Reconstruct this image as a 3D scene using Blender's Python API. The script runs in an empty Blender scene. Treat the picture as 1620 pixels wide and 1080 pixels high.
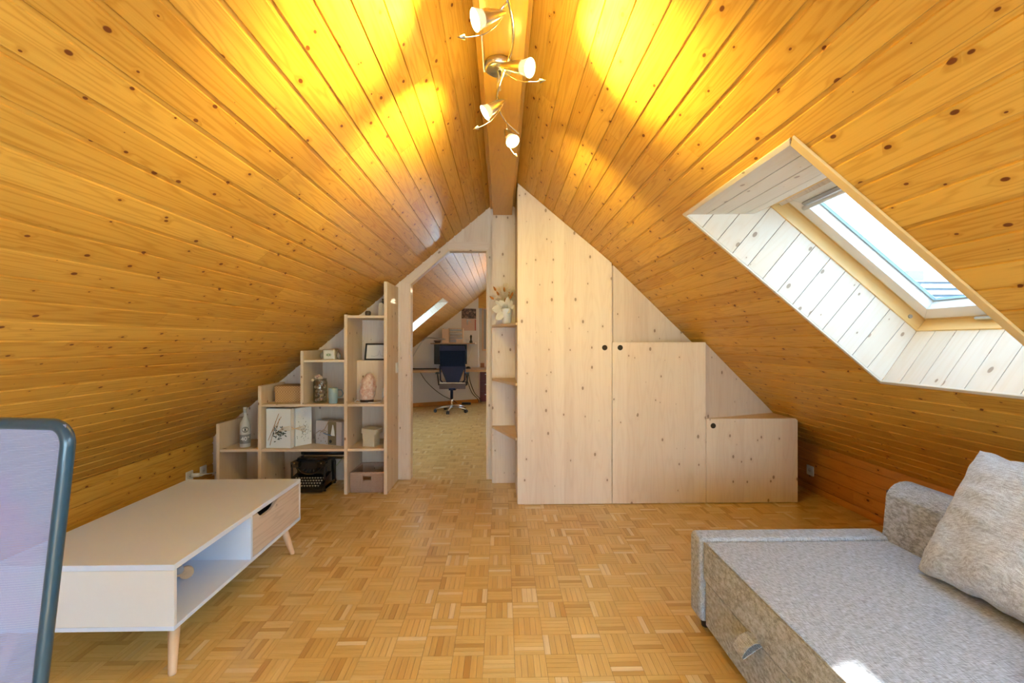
import bpy, math, random
from mathutils import Vector, Matrix, noise
C = bpy.context.scene.collection
R = random.Random(7)

# ------------------------------------------------------------------ camera, world, sun, exposure
cam = bpy.data.objects.new('camera', bpy.data.cameras.new('camera')); C.objects.link(cam)
cam.data.sensor_width = 36.0; cam.data.lens = 36.0 * 720.0 / 1620.0
cam.data.clip_start = 0.05
cam.location = (0, 0, 1.25)
cam.rotation_euler = (math.pi / 2 + 0.001, 0, -0.0222)
bpy.context.scene.camera = cam
vs = bpy.context.scene.view_settings
vs.view_transform = "Standard"; vs.look = "None"; vs.gamma = 1.0; vs.exposure = 2.66; vs.use_curve_mapping = False

SKY = 3.4
SUN = 11.0
LAMP = 11.5
world = bpy.data.worlds.new('world'); bpy.context.scene.world = world; world.use_nodes = True
nt = world.node_tree; bg = nt.nodes['Background']
tc = nt.nodes.new('ShaderNodeTexCoord'); sx = nt.nodes.new('ShaderNodeSeparateXYZ'); cr = nt.nodes.new('ShaderNodeValToRGB')
nt.links.new(tc.outputs['Generated'], sx.inputs[0]); nt.links.new(sx.outputs['Z'], cr.inputs[0])
e = cr.color_ramp.elements
e[0].position = 0.0; e[0].color = (0.58, 0.80, 1.0, 1)
e[1].position = 1.0; e[1].color = (0.38, 0.64, 1.0, 1)
nt.links.new(cr.outputs[0], bg.inputs[0]); bg.inputs[1].default_value = SKY

sun = bpy.data.objects.new('sun', bpy.data.lights.new('sun', 'SUN')); C.objects.link(sun)
sun.data.energy = SUN; sun.data.color = (1.0, 0.95, 0.86); sun.data.angle = math.radians(1.2)
sun.rotation_euler = Vector((-0.97, -0.78, -1)).to_track_quat('-Z', 'Y').to_euler()

# ------------------------------------------------------------------ mesh helpers
class MB:
    def __init__(s): s.v = []; s.f = []; s.uv = []; s.t = []; s.sm = []
    def face(s, pts, uvs=None, tone=0.5, smooth=False):
        b = len(s.v); s.v += [tuple(p) for p in pts]; s.f.append(tuple(range(b, b + len(pts))))
        s.uv.append(uvs or [(0, 0)] * len(pts)); s.t.append(tone); s.sm.append(smooth)
    def box(s, x0, y0, z0, x1, y1, z1, g='z', tone=None, T=None):
        x0, x1 = min(x0, x1), max(x0, x1); y0, y1 = min(y0, y1), max(y0, y1); z0, z1 = min(z0, z1), max(z0, z1)
        P = [(x0,y0,z0),(x1,y0,z0),(x1,y1,z0),(x0,y1,z0),(x0,y0,z1),(x1,y0,z1),(x1,y1,z1),(x0,y1,z1)]
        F = [(0,3,2,1),(4,5,6,7),(0,1,5,4),(1,2,6,5),(2,3,7,6),(3,0,4,7)]
        gi = 'xyz'.index(g); o = R.random() * 40; q = R.random() * 40
        tn = R.random() if tone is None else tone
        b = len(s.v)
        s.v += [tuple(T @ Vector(p)) if T else p for p in P]
        for f in F:
            s.f.append(tuple(b + i for i in f)); s.t.append(tn); s.sm.append(False)
            oth = [k for k in (0, 1, 2) if k != gi]
            var = [k for k in oth if len({P[i][k] for i in f}) > 1]
            if len(var) == 1: s.uv.append([(P[i][gi] + o, P[i][var[0]] + q) for i in f])
            else: s.uv.append([(P[i][oth[0]] + o, P[i][oth[1]] + q) for i in f])
        return s
    def poly(s, pts, vec, tone=None, g=None, smooth=False):
        """extrude a planar polygon by vec; uv: along g / across"""
        vec = Vector(vec); A = [Vector(p) for p in pts]; n = len(A)
        nrm = Vector((0, 0, 0))
        for i in range(n): nrm += A[i].cross(A[(i + 1) % n])
        if nrm.dot(vec) > 0: A.reverse()
        g = Vector(g or (0, 0, 1)).normalized(); nn = nrm.normalized(); h = nn.cross(g)
        if h.length < 1e-3: h = Vector((1, 0, 0)).cross(g)
        h.normalize(); o = R.random() * 40; q = R.random() * 40
        tn = R.random() if tone is None else tone
        B = [a + vec for a in A]
        U = lambda p, hh: (p.dot(g) + o, p.dot(hh) + q)
        s.face(A, [U(p, h) for p in A], tn)
        s.face(B[::-1], [U(p, h) for p in B[::-1]], tn)
        h2 = vec.normalized()
        if abs(h2.dot(g)) > .9: h2 = h
        for i in range(n):
            j = (i + 1) % n; fp = [A[j], A[i], B[i], B[j]]
            s.face(fp, [U(p, h2 if abs((A[j]-A[i]).normalized().dot(g)) > .5 else h2) for p in fp], tn, smooth)
        return s
    def tube(s, pts, r, n=10, tone=0.5, cap=True, closed=False, flat=None):
        P = [Vector(p) for p in pts]; rr = r if isinstance(r, (list, tuple)) else [r] * len(P)
        rings = []; prev = None; m = len(P)
        for i, p in enumerate(P):
            if closed: t = P[(i + 1) % m] - P[i - 1]
            else: t = P[min(i + 1, m - 1)] - P[max(i - 1, 0)]
            t.normalize()
            a = prev if prev is not None else (Vector((0, 0, 1)) if abs(t.z) < .9 else Vector((1, 0, 0)))
            a = (a - t * a.dot(t)).normalized(); b = t.cross(a); prev = a
            if flat: fa, fb = flat
            else: fa = fb = 1
            rings.append([p + a * rr[i] * fa * math.cos(2*math.pi*k/n) + b * rr[i] * fb * math.sin(2*math.pi*k/n) for k in range(n)])
        base = len(s.v)
        for rg in rings: s.v += [tuple(p) for p in rg]
        L = m if closed else m - 1
        for i in range(L):
            i2 = (i + 1) % m
            for k in range(n):
                k2 = (k + 1) % n
                s.f.append((base+i*n+k, base+i*n+k2, base+i2*n+k2, base+i2*n+k)); s.sm.append(True); s.t.append(tone)
                s.uv.append([(i*.05, k/n*.1), (i*.05, (k+1)/n*.1), ((i+1)*.05, (k+1)/n*.1), ((i+1)*.05, k/n*.1)])
        if cap and not closed:
            s.f.append(tuple(base + k for k in range(n))[::-1]); s.sm.append(False); s.t.append(tone); s.uv.append([(0, 0)] * n)
            s.f.append(tuple(base + (m-1)*n + k for k in range(n))); s.sm.append(False); s.t.append(tone); s.uv.append([(0, 0)] * n)
        return s
    def lathe(s, prof, c=(0, 0, 0), n=20, T=None, tone=0.5, sx=1, sy=1):
        """prof: list of (r,z)"""
        base = len(s.v); c = Vector(c)
        for r_, z in prof:
            for k in range(n):
                a = 2 * math.pi * k / n
                p = Vector((max(r_, 1e-5) * math.cos(a) * sx, max(r_, 1e-5) * math.sin(a) * sy, z))
                p = (T @ p) if T else p
                s.v.append(tuple(p + c))
        for i in range(len(prof) - 1):
            for k in range(n):
                k2 = (k + 1) % n
                s.f.append((base+i*n+k, base+i*n+k2, base+(i+1)*n+k2, base+(i+1)*n+k)); s.sm.append(True); s.t.append(tone)
                s.uv.append([(prof[i][1], k/n*.2), (prof[i][1], (k+1)/n*.2), (prof[i+1][1], (k+1)/n*.2), (prof[i+1][1], k/n*.2)])
        return s
    def grid(s, fn, nu, nv, tone=0.5, smooth=True, wrap=False):
        base = len(s.v)
        for i in range(nu + 1):
            for j in range(nv + 1): s.v.append(tuple(fn(i / nu, j / nv)))
        for i in range(nu):
            for j in range(nv):
                a = base + i*(nv+1) + j
                s.f.append((a, a + nv + 1, a + nv + 2, a + 1)); s.sm.append(smooth); s.t.append(tone)
                s.uv.append([(i/nu, j/nv), ((i+1)/nu, j/nv), ((i+1)/nu, (j+1)/nv), (i/nu, (j+1)/nv)])
        return s
    def mesh(s, name, mat):
        me = bpy.data.meshes.new(name); me.from_pydata(s.v, [], s.f)
        uv = me.uv_layers.new(name='UVMap'); flat = [c for f in s.uv for p in f for c in p]
        uv.data.foreach_set('uv', flat)
        at = me.attributes.new('tone', 'FLOAT', 'FACE'); at.data.foreach_set('value', s.t)
        me.polygons.foreach_set('use_smooth', s.sm)
        if mat: me.materials.append(mat)
        me.update(); return me
    def build(s, name, mat, parent=None, bevel=0, seg=2, kind=None, label=None, cat=None, group=None, sub=0, origin=None):
        if origin is None and parent is None:
            xs, ys, zs = zip(*s.v); origin = ((min(xs)+max(xs))/2, (min(ys)+max(ys))/2, min(zs))
        if origin:
            o0 = Vector(origin); s.v = [tuple(Vector(p) - o0) for p in s.v]
        elif parent is not None:
            o0 = Vector(W(parent)); s.v = [tuple(Vector(p) - o0) for p in s.v]; origin = tuple(o0)
        o = bpy.data.objects.new(name, s.mesh(name, mat)); C.objects.link(o)
        if parent:
            o.parent = parent; o.location = Vector(origin) - W(parent)
        else: o.location = origin
        WL[o] = Vector(origin)
        if bevel:
            b = o.modifiers.new('bevel', 'BEVEL'); b.width = bevel; b.segments = seg; b.limit_method = 'ANGLE'; b.angle_limit = .6
            w = o.modifiers.new('weld', 'WELD') ; w.merge_threshold = 1e-5
            o.modifiers.move(1, 0)
            o.data.polygons.foreach_set('use_smooth', [True] * len(o.data.polygons))
            m3 = o.modifiers.new('wn', 'WEIGHTED_NORMAL')
        if sub:
            w = o.modifiers.new('weld', 'WELD'); w.merge_threshold = 1e-5
            o.modifiers.new('sub', 'SUBSURF').levels = sub; o.modifiers['sub'].render_levels = sub
        if kind: o['kind'] = kind
        if label: o['label'] = label
        if cat: o['category'] = cat
        if group: o['group'] = group
        return o
WL = {}
def W(o): return WL.get(o, Vector((0, 0, 0)))
def thing(name, label, cat, loc=(0, 0, 0), group=None, kind=None):
    o = bpy.data.objects.new(name, None); C.objects.link(o); o.location = loc; WL[o] = Vector(loc); o.empty_display_size = .1
    if label: o['label'] = label
    if cat: o['category'] = cat
    if group: o['group'] = group
    if kind: o['kind'] = kind
    return o
def arc(cx, cy, r, a0, a1, n):
    return [(cx + r*math.cos(a0+(a1-a0)*i/n), cy + r*math.sin(a0+(a1-a0)*i/n)) for i in range(n + 1)]
def rrect(x0, z0, x1, z1, r, n=5):
    P = []
    for cx, cz, a in ((x1-r, z1-r, 0), (x0+r, z1-r, 90), (x0+r, z0+r, 180), (x1-r, z0+r, 270)):
        P += arc(cx, cz, r, math.radians(a), math.radians(a+90), n)
    return P
def text_mesh(name, txt, size, loc, rot, mat, parent, ext=.0004):
    cu = bpy.data.curves.new('t', 'FONT'); cu.body = txt; cu.size = size; cu.extrude = ext; cu.align_x = 'CENTER'; cu.align_y = 'CENTER'
    to = bpy.data.objects.new('t', cu); C.objects.link(to)
    me = bpy.data.meshes.new_from_object(to.evaluated_get(bpy.context.evaluated_depsgraph_get()))
    bpy.data.objects.remove(to)
    me.materials.clear(); me.materials.append(mat)
    o = bpy.data.objects.new(name, me); C.objects.link(o); o.parent = parent
    o.location = Vector(loc) - W(parent); o.rotation_euler = rot
    return o

# ------------------------------------------------------------------ materials
class N:
    def __init__(s, name):
        s.m = bpy.data.materials.new(name); s.m.use_nodes = True; s.t = s.m.node_tree; s.b = s.t.nodes['Principled BSDF']
    def n(s, ty, **k):
        x = s.t.nodes.new(ty)
        for a, v in k.items(): setattr(x, a, v)
        return x
    def put(s, sock, v):
        if hasattr(v, 'links') or isinstance(v, bpy.types.NodeSocket): s.t.links.new(v, sock)
        else: sock.default_value = v
    def math(s, op, a, b=0.0, c=None, clamp=False):
        x = s.n('ShaderNodeMath', operation=op, use_clamp=clamp); s.put(x.inputs[0], a); s.put(x.inputs[1], b)
        if c is not None: s.put(x.inputs[2], c)
        return x.outputs[0]
    def vec(s, x=0.0, y=0.0, z=0.0):
        c = s.n('ShaderNodeCombineXYZ'); s.put(c.inputs[0], x); s.put(c.inputs[1], y); s.put(c.inputs[2], z); return c.outputs[0]
    def noise(s, v, scale=1, detail=2, rough=.5):
        x = s.n('ShaderNodeTexNoise'); s.put(x.inputs['Vector'], v); x.inputs['Scale'].default_value = scale
        x.inputs['Detail'].default_value = detail; x.inputs['Roughness'].default_value = rough; return x.outputs[0]
    def ramp(s, f, els, mode='LINEAR'):
        x = s.n('ShaderNodeValToRGB'); s.put(x.inputs[0], f); r = x.color_ramp; r.interpolation = mode
        while len(r.elements) < len(els): r.elements.new(.5)
        for e_, (p, c) in zip(r.elements, els): e_.position = p; e_.color = (*c, 1) if len(c) == 3 else c
        return x.outputs[0]
    def mix(s, f, a, b, mode='MIX'):
        x = s.n('ShaderNodeMix', data_type='RGBA', blend_type=mode, clamp_result=False)
        s.put(x.inputs[0], f); s.put(x.inputs[6], a if not isinstance(a, tuple) else (*a, 1)); s.put(x.inputs[7], b if not isinstance(b, tuple) else (*b, 1))
        return x.outputs[2]
    def smooth(s, v, lo, hi):
        x = s.n('ShaderNodeMapRange', interpolation_type='SMOOTHSTEP'); s.put(x.inputs[0], v); s.put(x.inputs[1], lo); s.put(x.inputs[2], hi)
        return x.outputs[0]
    def bump(s, h, dist=.001, st=.5):
        x = s.n('ShaderNodeBump'); x.inputs['Strength'].default_value = st; x.inputs['Distance'].default_value = dist
        s.put(x.inputs['Height'], h); s.t.links.new(x.outputs[0], s.b.inputs['Normal'])
    def done(s, col, rough=.5, metal=0, spec=None, coat=0, coatr=.1):
        s.put(s.b.inputs['Base Color'], (*col, 1) if isinstance(col, tuple) and len(col) == 3 else col)
        s.put(s.b.inputs['Roughness'], rough); s.b.inputs['Metallic'].default_value = metal
        if spec is not None: s.b.inputs['Specular IOR Level'].default_value = spec
        if coat: s.b.inputs['Coat Weight'].default_value = coat; s.b.inputs['Coat Roughness'].default_value = coatr
        return s.m

def wood(name, light, dark, knot=(.10, .03, .01), kr=.009, cell=(.30, .10), tonev=.25, rings=.35, fine=.15, rough=.45, coat=0.0, lam=0, spec=.4, kmin=.3, gv=9.0):
    k = N(name); uvn = k.n('ShaderNodeUVMap'); uvn.uv_map = 'UVMap'
    s2 = k.n('ShaderNodeSeparateXYZ'); k.t.links.new(uvn.outputs[0], s2.inputs[0]); u, v = s2.outputs[0], s2.outputs[1]
    tone = k.n('ShaderNodeAttribute', attribute_name='tone').outputs['Fac']
    cv = k.vec(k.math('DIVIDE', u, cell[0]), k.math('DIVIDE', v, cell[1]))
    vo = k.n('ShaderNodeTexVoronoi', voronoi_dimensions='2D', feature='F1'); k.put(vo.inputs['Vector'], cv); vo.inputs['Scale'].default_value = 1
    sp = k.n('ShaderNodeSeparateXYZ'); k.t.links.new(vo.outputs['Position'], sp.inputs[0])
    sc = k.n('ShaderNodeSeparateColor'); k.t.links.new(vo.outputs['Color'], sc.inputs[0])
    dx = k.math('MULTIPLY', k.math('SUBTRACT', k.math('DIVIDE', u, cell[0]), sp.outputs[0]), cell[0] * .6)
    dy = k.math('MULTIPLY', k.math('SUBTRACT', k.math('DIVIDE', v, cell[1]), sp.outputs[1]), cell[1])
    d = k.math('SQRT', k.math('ADD', k.math('MULTIPLY', dx, dx), k.math('MULTIPLY', dy, dy)))
    rad = k.math('MULTIPLY', k.math('MAXIMUM', k.math('SUBTRACT', sc.outputs[0], kmin), 0.0), kr / (1 - kmin))
    km = k.math('SUBTRACT', 1.0, k.smooth(d, k.math('MULTIPLY', rad, .7), k.math('ADD', rad, .0006)))
    km = k.math('MULTIPLY', km, k.math('GREATER_THAN', rad, .0008))
    halo = k.math('SUBTRACT', 1.0, k.smooth(d, rad, k.math('ADD', k.math('MULTIPLY', rad, 3.2), .004)))
    halo = k.math('MULTIPLY', halo, k.math('GREATER_THAN', rad, .0015))
    if lam:
        lamid = k.math('FLOOR', k.math('DIVIDE', v, lam)); wn = k.n('ShaderNodeTexWhiteNoise', noise_dimensions='1D'); k.put(wn.inputs['W'], lamid)
        seed = k.math('MULTIPLY', wn.outputs[0], 30.0); tn = wn.outputs[0]
    else: seed = k.math('MULTIPLY', tone, 30.0); tn = tone
    base = k.noise(k.vec(k.math('MULTIPLY', u, .9), k.math('MULTIPLY', v, gv), seed), 1, 2, .45)
    base = k.math('ADD', base, k.math('MULTIPLY', halo, .045))
    rg = k.math('MULTIPLY_ADD', k.math('SINE', k.math('MULTIPLY', base, 75.0)), .5, .5)
    rg = k.math('POWER', rg, 3.0)
    fg = k.noise(k.vec(k.math('MULTIPLY', u, 6.0), k.math('MULTIPLY', v, 260.0), seed), 1, 3, .6)
    f = k.math('ADD', k.math('MULTIPLY', rg, rings), k.math('MULTIPLY', k.math('SUBTRACT', fg, .5), fine * 2))
    f = k.math('ADD', f, k.math('MULTIPLY', k.math('SUBTRACT', tn, .5), tonev * 2)); f = k.math('ADD', f, .25, clamp=True)
    col = k.mix(f, light, dark); col = k.mix(k.math('MULTIPLY', halo, .35), col, dark); col = k.mix(km, col, knot)
    if rings: k.bump(k.math('ADD', k.math('MULTIPLY', rg, -.5), k.math('MULTIPLY', km, -1)), .0006, .25)
    return k.done(col, rough, spec=spec, coat=coat)

pine = wood('orange_varnished_pine', (.75, .425, .078), (.49, .215, .024), (.17, .045, .010), kr=.0075, cell=(.17, .07), tonev=.25, rings=.36, kmin=.3, gv=17.0, fine=.22, rough=.45, coat=.05, spec=.25)
pine_shade_red = wood('orange_pine_shade_red', (.66, .29, .07), (.45, .16, .03), (.10, .022, .004), kr=.010, cell=(.26, .093), tonev=.22, rings=.3, rough=.4, coat=.2)  # redder copy of the pine; red of shaded bounce light put into the colour
beamw = wood('ridge_beam_pine', (.68, .36, .045), (.52, .24, .028), (.2, .06, .01), kr=.004, cell=(.5, .2), tonev=.1, rings=.2, rough=.4, coat=.2)
pale = wood('pale_glued_spruce', (.80, .68, .57), (.66, .51, .40), (.34, .23, .16), kr=.010, cell=(.17, .10), kmin=.35, tonev=.22, rings=.22, fine=.12, rough=.55, lam=.075, spec=.3)
pale_s = wood('pale_shelf_spruce', (.78, .64, .49), (.66, .49, .34), (.27, .16, .09), kr=.010, cell=(.3, .12), tonev=.18, rings=.25, rough=.55, lam=.06, spec=.3)
edge_s = wood('shelf_edge_spruce', (.72, .52, .33), (.60, .40, .23), (.35, .2, .1), kr=.003, tonev=.2, rings=.3, rough=.55, spec=.3)
lining = wood('white_stained_lining', (.76, .70, .61), (.68, .57, .43), (.38, .28, .2), kr=.010, cell=(.2, .10), tonev=.16, rings=.22, rough=.5)
frame_p = wood('lacquered_window_pine', (.80, .58, .27), (.70, .44, .16), (.6, .35, .1), kr=.0, tonev=.1, rings=.2, rough=.3, coat=.4)
beech = wood('pale_beech', (.74, .53, .35), (.65, .42, .25), kr=0, tonev=.1, rings=.1, rough=.4)
oakd = wood('light_oak_decor', (.70, .60, .52), (.52, .42, .35), (.30, .22, .17), kr=.006, cell=(.35, .16), tonev=.1, rings=.5, rough=.5)
deskw = wood('desk_wood', (.55, .36, .20), (.42, .25, .12), kr=.004, tonev=.2, rings=.3, rough=.4)

def parquet_mat():
    k = N('oak_parquet'); uvn = k.n('ShaderNodeUVMap'); uvn.uv_map = 'UVMap'
    s2 = k.n('ShaderNodeSeparateXYZ'); k.t.links.new(uvn.outputs[0], s2.inputs[0]); u, v = s2.outputs[0], s2.outputs[1]
    tone = k.n('ShaderNodeAttribute', attribute_name='tone').outputs['Fac']
    base = k.ramp(tone, [(0, (.52, .30, .075)), (.3, (.68, .45, .14)), (.6, (.745, .52, .185)), (.88, (.79, .59, .25)), (1, (.85, .70, .42))])
    fg = k.noise(k.vec(k.math('MULTIPLY', u, 9.0), k.math('MULTIPLY', v, 230.0), k.math('MULTIPLY', tone, 40.0)), 1, 3, .6)
    f2 = k.noise(k.vec(k.math('MULTIPLY', u, 3.0), k.math('MULTIPLY', v, 30.0), k.math('MULTIPLY', tone, 40.0)), 1, 2, .5)
    col = k.mix(k.math('MULTIPLY', k.smooth(fg, .45, .8), .30), base, (.36, .17, .04))
    col = k.mix(k.math('MULTIPLY', k.smooth(f2, .4, .7), .18), col, (.40, .19, .045))
    rr = k.math('MULTIPLY_ADD', fg, .10, .26)
    return k.done(col, rr, spec=.45, coat=.35, coatr=.16)
parquet = parquet_mat()

def plain(name, col, rough=.5, metal=0, spec=None, coat=0, nz=0, em=None, ems=0):
    k = N(name); c = col
    if nz:
        co = k.n('ShaderNodeTexCoord').outputs['Object']; f = k.noise(co, 60, 3)
        c = k.mix(k.math('MULTIPLY', f, nz), col, tuple(x * .6 for x in col))
        k.bump(f, .0008, .3)
    m = k.done(c, rough, metal, spec, coat)
    if em: k.b.inputs['Emission Color'].default_value = (*em, 1); k.b.inputs['Emission Strength'].default_value = ems
    return m
cool_tint_lam = plain('white_laminate_cool_tint', (.70, .79, .97), .6, spec=.2, nz=.03)  # white board; cool daylight is put into the colour as a blue tint
white_side = plain('white_laminate_side', (.78, .79, .82), .4, nz=.03)
plaster = plain('white_plaster', (.78, .76, .76), .9, nz=.06)
whitepl = plain('white_plastic', (.82, .82, .82), .35)
greypl = plain('grey_plastic', (.35, .35, .35), .4)
blackpl = plain('black_plastic', (.012, .014, .02), .35)
bluepl = plain('dark_teal_plastic', (.012, .045, .075), .35, coat=.3)
blackm = plain('black_enamel', (.010, .012, .016), .22, coat=.5)
steel = plain('brushed_steel', (.62, .58, .52), .28, 1.0)
chrome = plain('chrome', (.75, .75, .75), .12, 1.0)
alu = plain('aluminium', (.60, .62, .64), .35, 1.0)
hole_shade = plain('painted_hole_shade', (.03, .02, .012), .9)  # near-black for discs that stand in for the shade inside holes
glow = plain('lit_bulb', (1, .95, .7), .3, em=(1.0, .93, .62), ems=7)
rimglow = plain('lit_glass_reflector', (.45, .40, .28), .25, em=(1.0, .90, .55), ems=.10)
cream = plain('cream_keys', (.70, .66, .52), .4)
sash_w = plain('white_sash_paint', (.80, .78, .76), .35, coat=.2)
rubber = plain('grey_rubber_seal', (.30, .38, .38), .6)

def fabric(name, c1, c2, sc=1.0):
    k = N(name); co = k.n('ShaderNodeTexCoord').outputs['Object']
    s2 = k.n('ShaderNodeSeparateXYZ'); k.t.links.new(co, s2.inputs[0]); x, y, z = s2.outputs
    A = k.noise(k.vec(k.math('MULTIPLY', x, 45*sc), k.math('MULTIPLY', y, 560*sc), k.math('MULTIPLY', z, 560*sc)), 1, 2, .6)
    B = k.noise(k.vec(k.math('MULTIPLY', x, 560*sc), k.math('MULTIPLY', y, 45*sc), k.math('MULTIPLY', z, 80*sc)), 1, 2, .6)
    f = k.math('MULTIPLY_ADD', k.math('ADD', A, B), 2.4, -1.9, clamp=True)
    col = k.mix(f, c1, c2); k.bump(f, .0006, .5)
    m = k.done(col, .95, spec=.1); k.b.inputs['Sheen Weight'].default_value = .15
    return m
sofa_f = fabric('grey_woven_upholstery', (.22, .23, .26), (.56, .63, .73))
pillow_f = fabric('light_grey_woven_cushion', (.36, .37, .40), (.70, .75, .80))
throw_f = fabric('pink_red_knit', (.55, .06, .09), (.80, .25, .28), .5)

def glassmat(name, col=(1, 1, 1), rough=0.0):
    k = N(name); out = k.t.nodes['Material Output']
    tr = k.n('ShaderNodeBsdfTransparent'); tr.inputs[0].default_value = (*col, 1)
    gl = k.n('ShaderNodeBsdfGlossy'); gl.inputs['Roughness'].default_value = .02
    mx = k.n('ShaderNodeMixShader'); mx.inputs[0].default_value = .06; k.t.links.new(tr.outputs[0], mx.inputs[1]); k.t.links.new(gl.outputs[0], mx.inputs[2])
    k.t.links.new(mx.outputs[0], out.inputs['Surface']); return k.m
pane_m = glassmat('clear_window_glass', (.96, .985, .98)); pane_t = glassmat('dimming_window_glass', (.52, .535, .54))  # second pane's grey tint is made up to hold daylight off the lining
jar_m = glassmat('clear_jar_glass', (.86, .88, .88))

def meshfabric():
    k = N('lavender_mesh_fabric'); uvn = k.n('ShaderNodeUVMap'); uvn.uv_map = 'UVMap'
    s2 = k.n('ShaderNodeSeparateXYZ'); k.t.links.new(uvn.outputs[0], s2.inputs[0]); u, v = s2.outputs[0], s2.outputs[1]
    p = .0032
    a = k.math('SINE', k.math('MULTIPLY', k.math('ADD', u, v), math.pi*2/p*.7)); b = k.math('SINE', k.math('MULTIPLY', k.math('SUBTRACT', u, v), math.pi*2/p*.7))
    h = k.math('MULTIPLY', a, b)
    hole = k.smooth(h, .25, .6)
    nz = k.noise(k.vec(k.math('MULTIPLY', u, 8), k.math('MULTIPLY', v, 8)), 1, 2)
    col = k.mix(k.smooth(nz, .35, .65), (.24, .22, .40), (.20, .24, .40))
    k.done(col, .6); k.b.inputs['Sheen Weight'].default_value = .3
    tr = k.n('ShaderNodeBsdfTransparent'); mx = k.n('ShaderNodeMixShader')
    k.t.links.new(k.math('MULTIPLY', hole, .85), mx.inputs[0]); k.t.links.new(k.b.outputs[0], mx.inputs[1]); k.t.links.new(tr.outputs[0], mx.inputs[2])
    k.t.links.new(mx.outputs[0], k.t.nodes['Material Output'].inputs['Surface']); return k.m
mesh_f = meshfabric()

def weave(name, c1, c2, p=.006, q=.012):
    k = N(name); uvn = k.n('ShaderNodeUVMap'); uvn.uv_map = 'UVMap'
    s2 = k.n('ShaderNodeSeparateXYZ'); k.t.links.new(uvn.outputs[0], s2.inputs[0]); u, v = s2.outputs[0], s2.outputs[1]
    a = k.math('SINE', k.math('MULTIPLY', u, math.pi*2/p)); b = k.math('SINE', k.math('MULTIPLY', v, math.pi*2/q))
    f = k.math('MULTIPLY_ADD', k.math('MULTIPLY', a, b), .5, .5, clamp=True)
    nz = k.noise(k.vec(k.math('MULTIPLY', u, 40), k.math('MULTIPLY', v, 120)), 1, 2)
    col = k.mix(k.smooth(f, .15, .75), c2, c1); col = k.mix(k.math('MULTIPLY', nz, .5), col, c2)
    k.bump(f, .002, .8); return k.done(col, .7)
wick = weave('brown_split_willow', (.76, .57, .46), (.34, .20, .13))
wick_d = weave('grey_willow_inside', (.40, .33, .30), (.16, .12, .10))
bamboo = weave('honey_plaited_bamboo', (.66, .42, .20), (.42, .22, .08), .022, .02)
seagr = weave('cream_woven_seagrass', (.82, .78, .64), (.52, .44, .30), .008, .008)

# ------------------------------------------------------------------ room geometry constants
APEX = 2.573; SL = .838; A_ = math.atan(SL); CA, SA = math.cos(A_), math.sin(A_)
XW = 2.6; SMAX = XW / CA; Y0 = -2.2; YP = 4.16; YP2 = 4.24; YF = 10.4
def roof(x): return APEX - SL * abs(x)
def sp(s, o, y, side=1):      # side +1 right slope, -1 left slope; o outward offset
    return Vector((side * (CA*s + SA*o), y, APEX - SA*s + CA*o))
OPEN = {1: [(1.132, 2.342, 1.345, 2.11), (1.132, 2.342, -.23, .535), (1.132, 2.342, -1.08, -.315), (1.132, 2.342, -1.93, -1.165)], -1: [(1.105, 2.30, 6.42, 7.06), (1.62, 2.72, 4.75, 5.45)]}  # first opening per side is real; the others are unseen, added for daylight

# floor base + parquet fingers
fl = MB(); fl.box(-XW-.1, Y0-.1, -.06, XW+.1, YF+.1, -.0045, tone=.5)
floor = fl.build('floor', plain('parquet_joint', (.45, .26, .09), .8), kind='structure')
SQ = .1225; OX, OY = -.440, 2.309
rest = MB(); parts = []
i0, i1 = int((-XW-OX)//SQ), int((XW-OX)//SQ)+1; j0, j1 = int((Y0-OY)//SQ)+1, int((9.6-OY)//SQ)+1
RP = random.Random(11)
def finger(mb, x0, y0, x1, y1, along_y, tone, top):
    o, q = RP.random()*30, RP.random()*30; g = .0003; c = .0004
    X0, X1, Y0_, Y1 = x0+g, x1-g, y0+g, y1-g
    U = lambda x, y: ((y+o, x+q) if along_y else (x+o, y+q))
    tp = [(X0+c, Y0_+c), (X1-c, Y0_+c), (X1-c, Y1-c), (X0+c, Y1-c)]; bt = [(X0, Y0_), (X1, Y0_), (X1, Y1), (X0, Y1)]
    mb.face([(x, y, top) for x, y in tp], [U(x, y) for x, y in tp], tone)
    for a in range(4):
        b = (a+1) % 4; q4 = [(*bt[a], top-.004), (*bt[b], top-.004), (*tp[b], top), (*tp[a], top)]
        mb.face(q4, [U(x, y) for x, y, _ in q4], tone)
cells = []
for j in range(j0, j1):
    for i in range(i0, i1):
        x0, y0 = OX+i*SQ, OY+j*SQ; x1, y1 = x0+SQ, y0+SQ
        if x0 >= XW or x1 <= -XW: continue
        if y0 > 4.3 and (x0 > .6 or x1 < -2.4): continue
        x0c, x1c = max(x0, -XW), min(x1, XW)
        along_y = ((i + j) % 2 != 0)      # fingers run along y
        bt = RP.gauss(.45 if along_y else .55, .09)
        n = 5
        for m in range(n):
            r_ = RP.random()
            tn = bt + RP.gauss(0, .10)
            if r_ > .93: tn = .9 + RP.random()*.1
            if r_ < .07: tn = .08
            tn = min(1, max(0, tn)); top = RP.uniform(-.0003, 0)
            if along_y:
                a, b = x0 + SQ*m/n, x0 + SQ*(m+1)/n
                a, b = max(a, x0c), min(b, x1c)
                if b - a < .004: continue
                cells.append((a, y0, b, y1, True, tn, top))
            else:
                a, b = y0 + SQ*m/n, y0 + SQ*(m+1)/n
                if x1c - x0c < .004: continue
                cells.append((x0c, a, x1c, b, False, tn, top))
def vis(c):
    x, y = (c[0]+c[2])/2, (c[1]+c[3])/2
    if y < 1.66: return 1e9 - y
    if abs(x/y) > 1.1 or (x > .78 and y < 2.1) or (x < -1.15 and y < 2.85): return 1e9
    return math.hypot(x, y)
order = sorted(range(len(cells)), key=lambda k: vis(cells[k])); near = set(order[:290])
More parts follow.
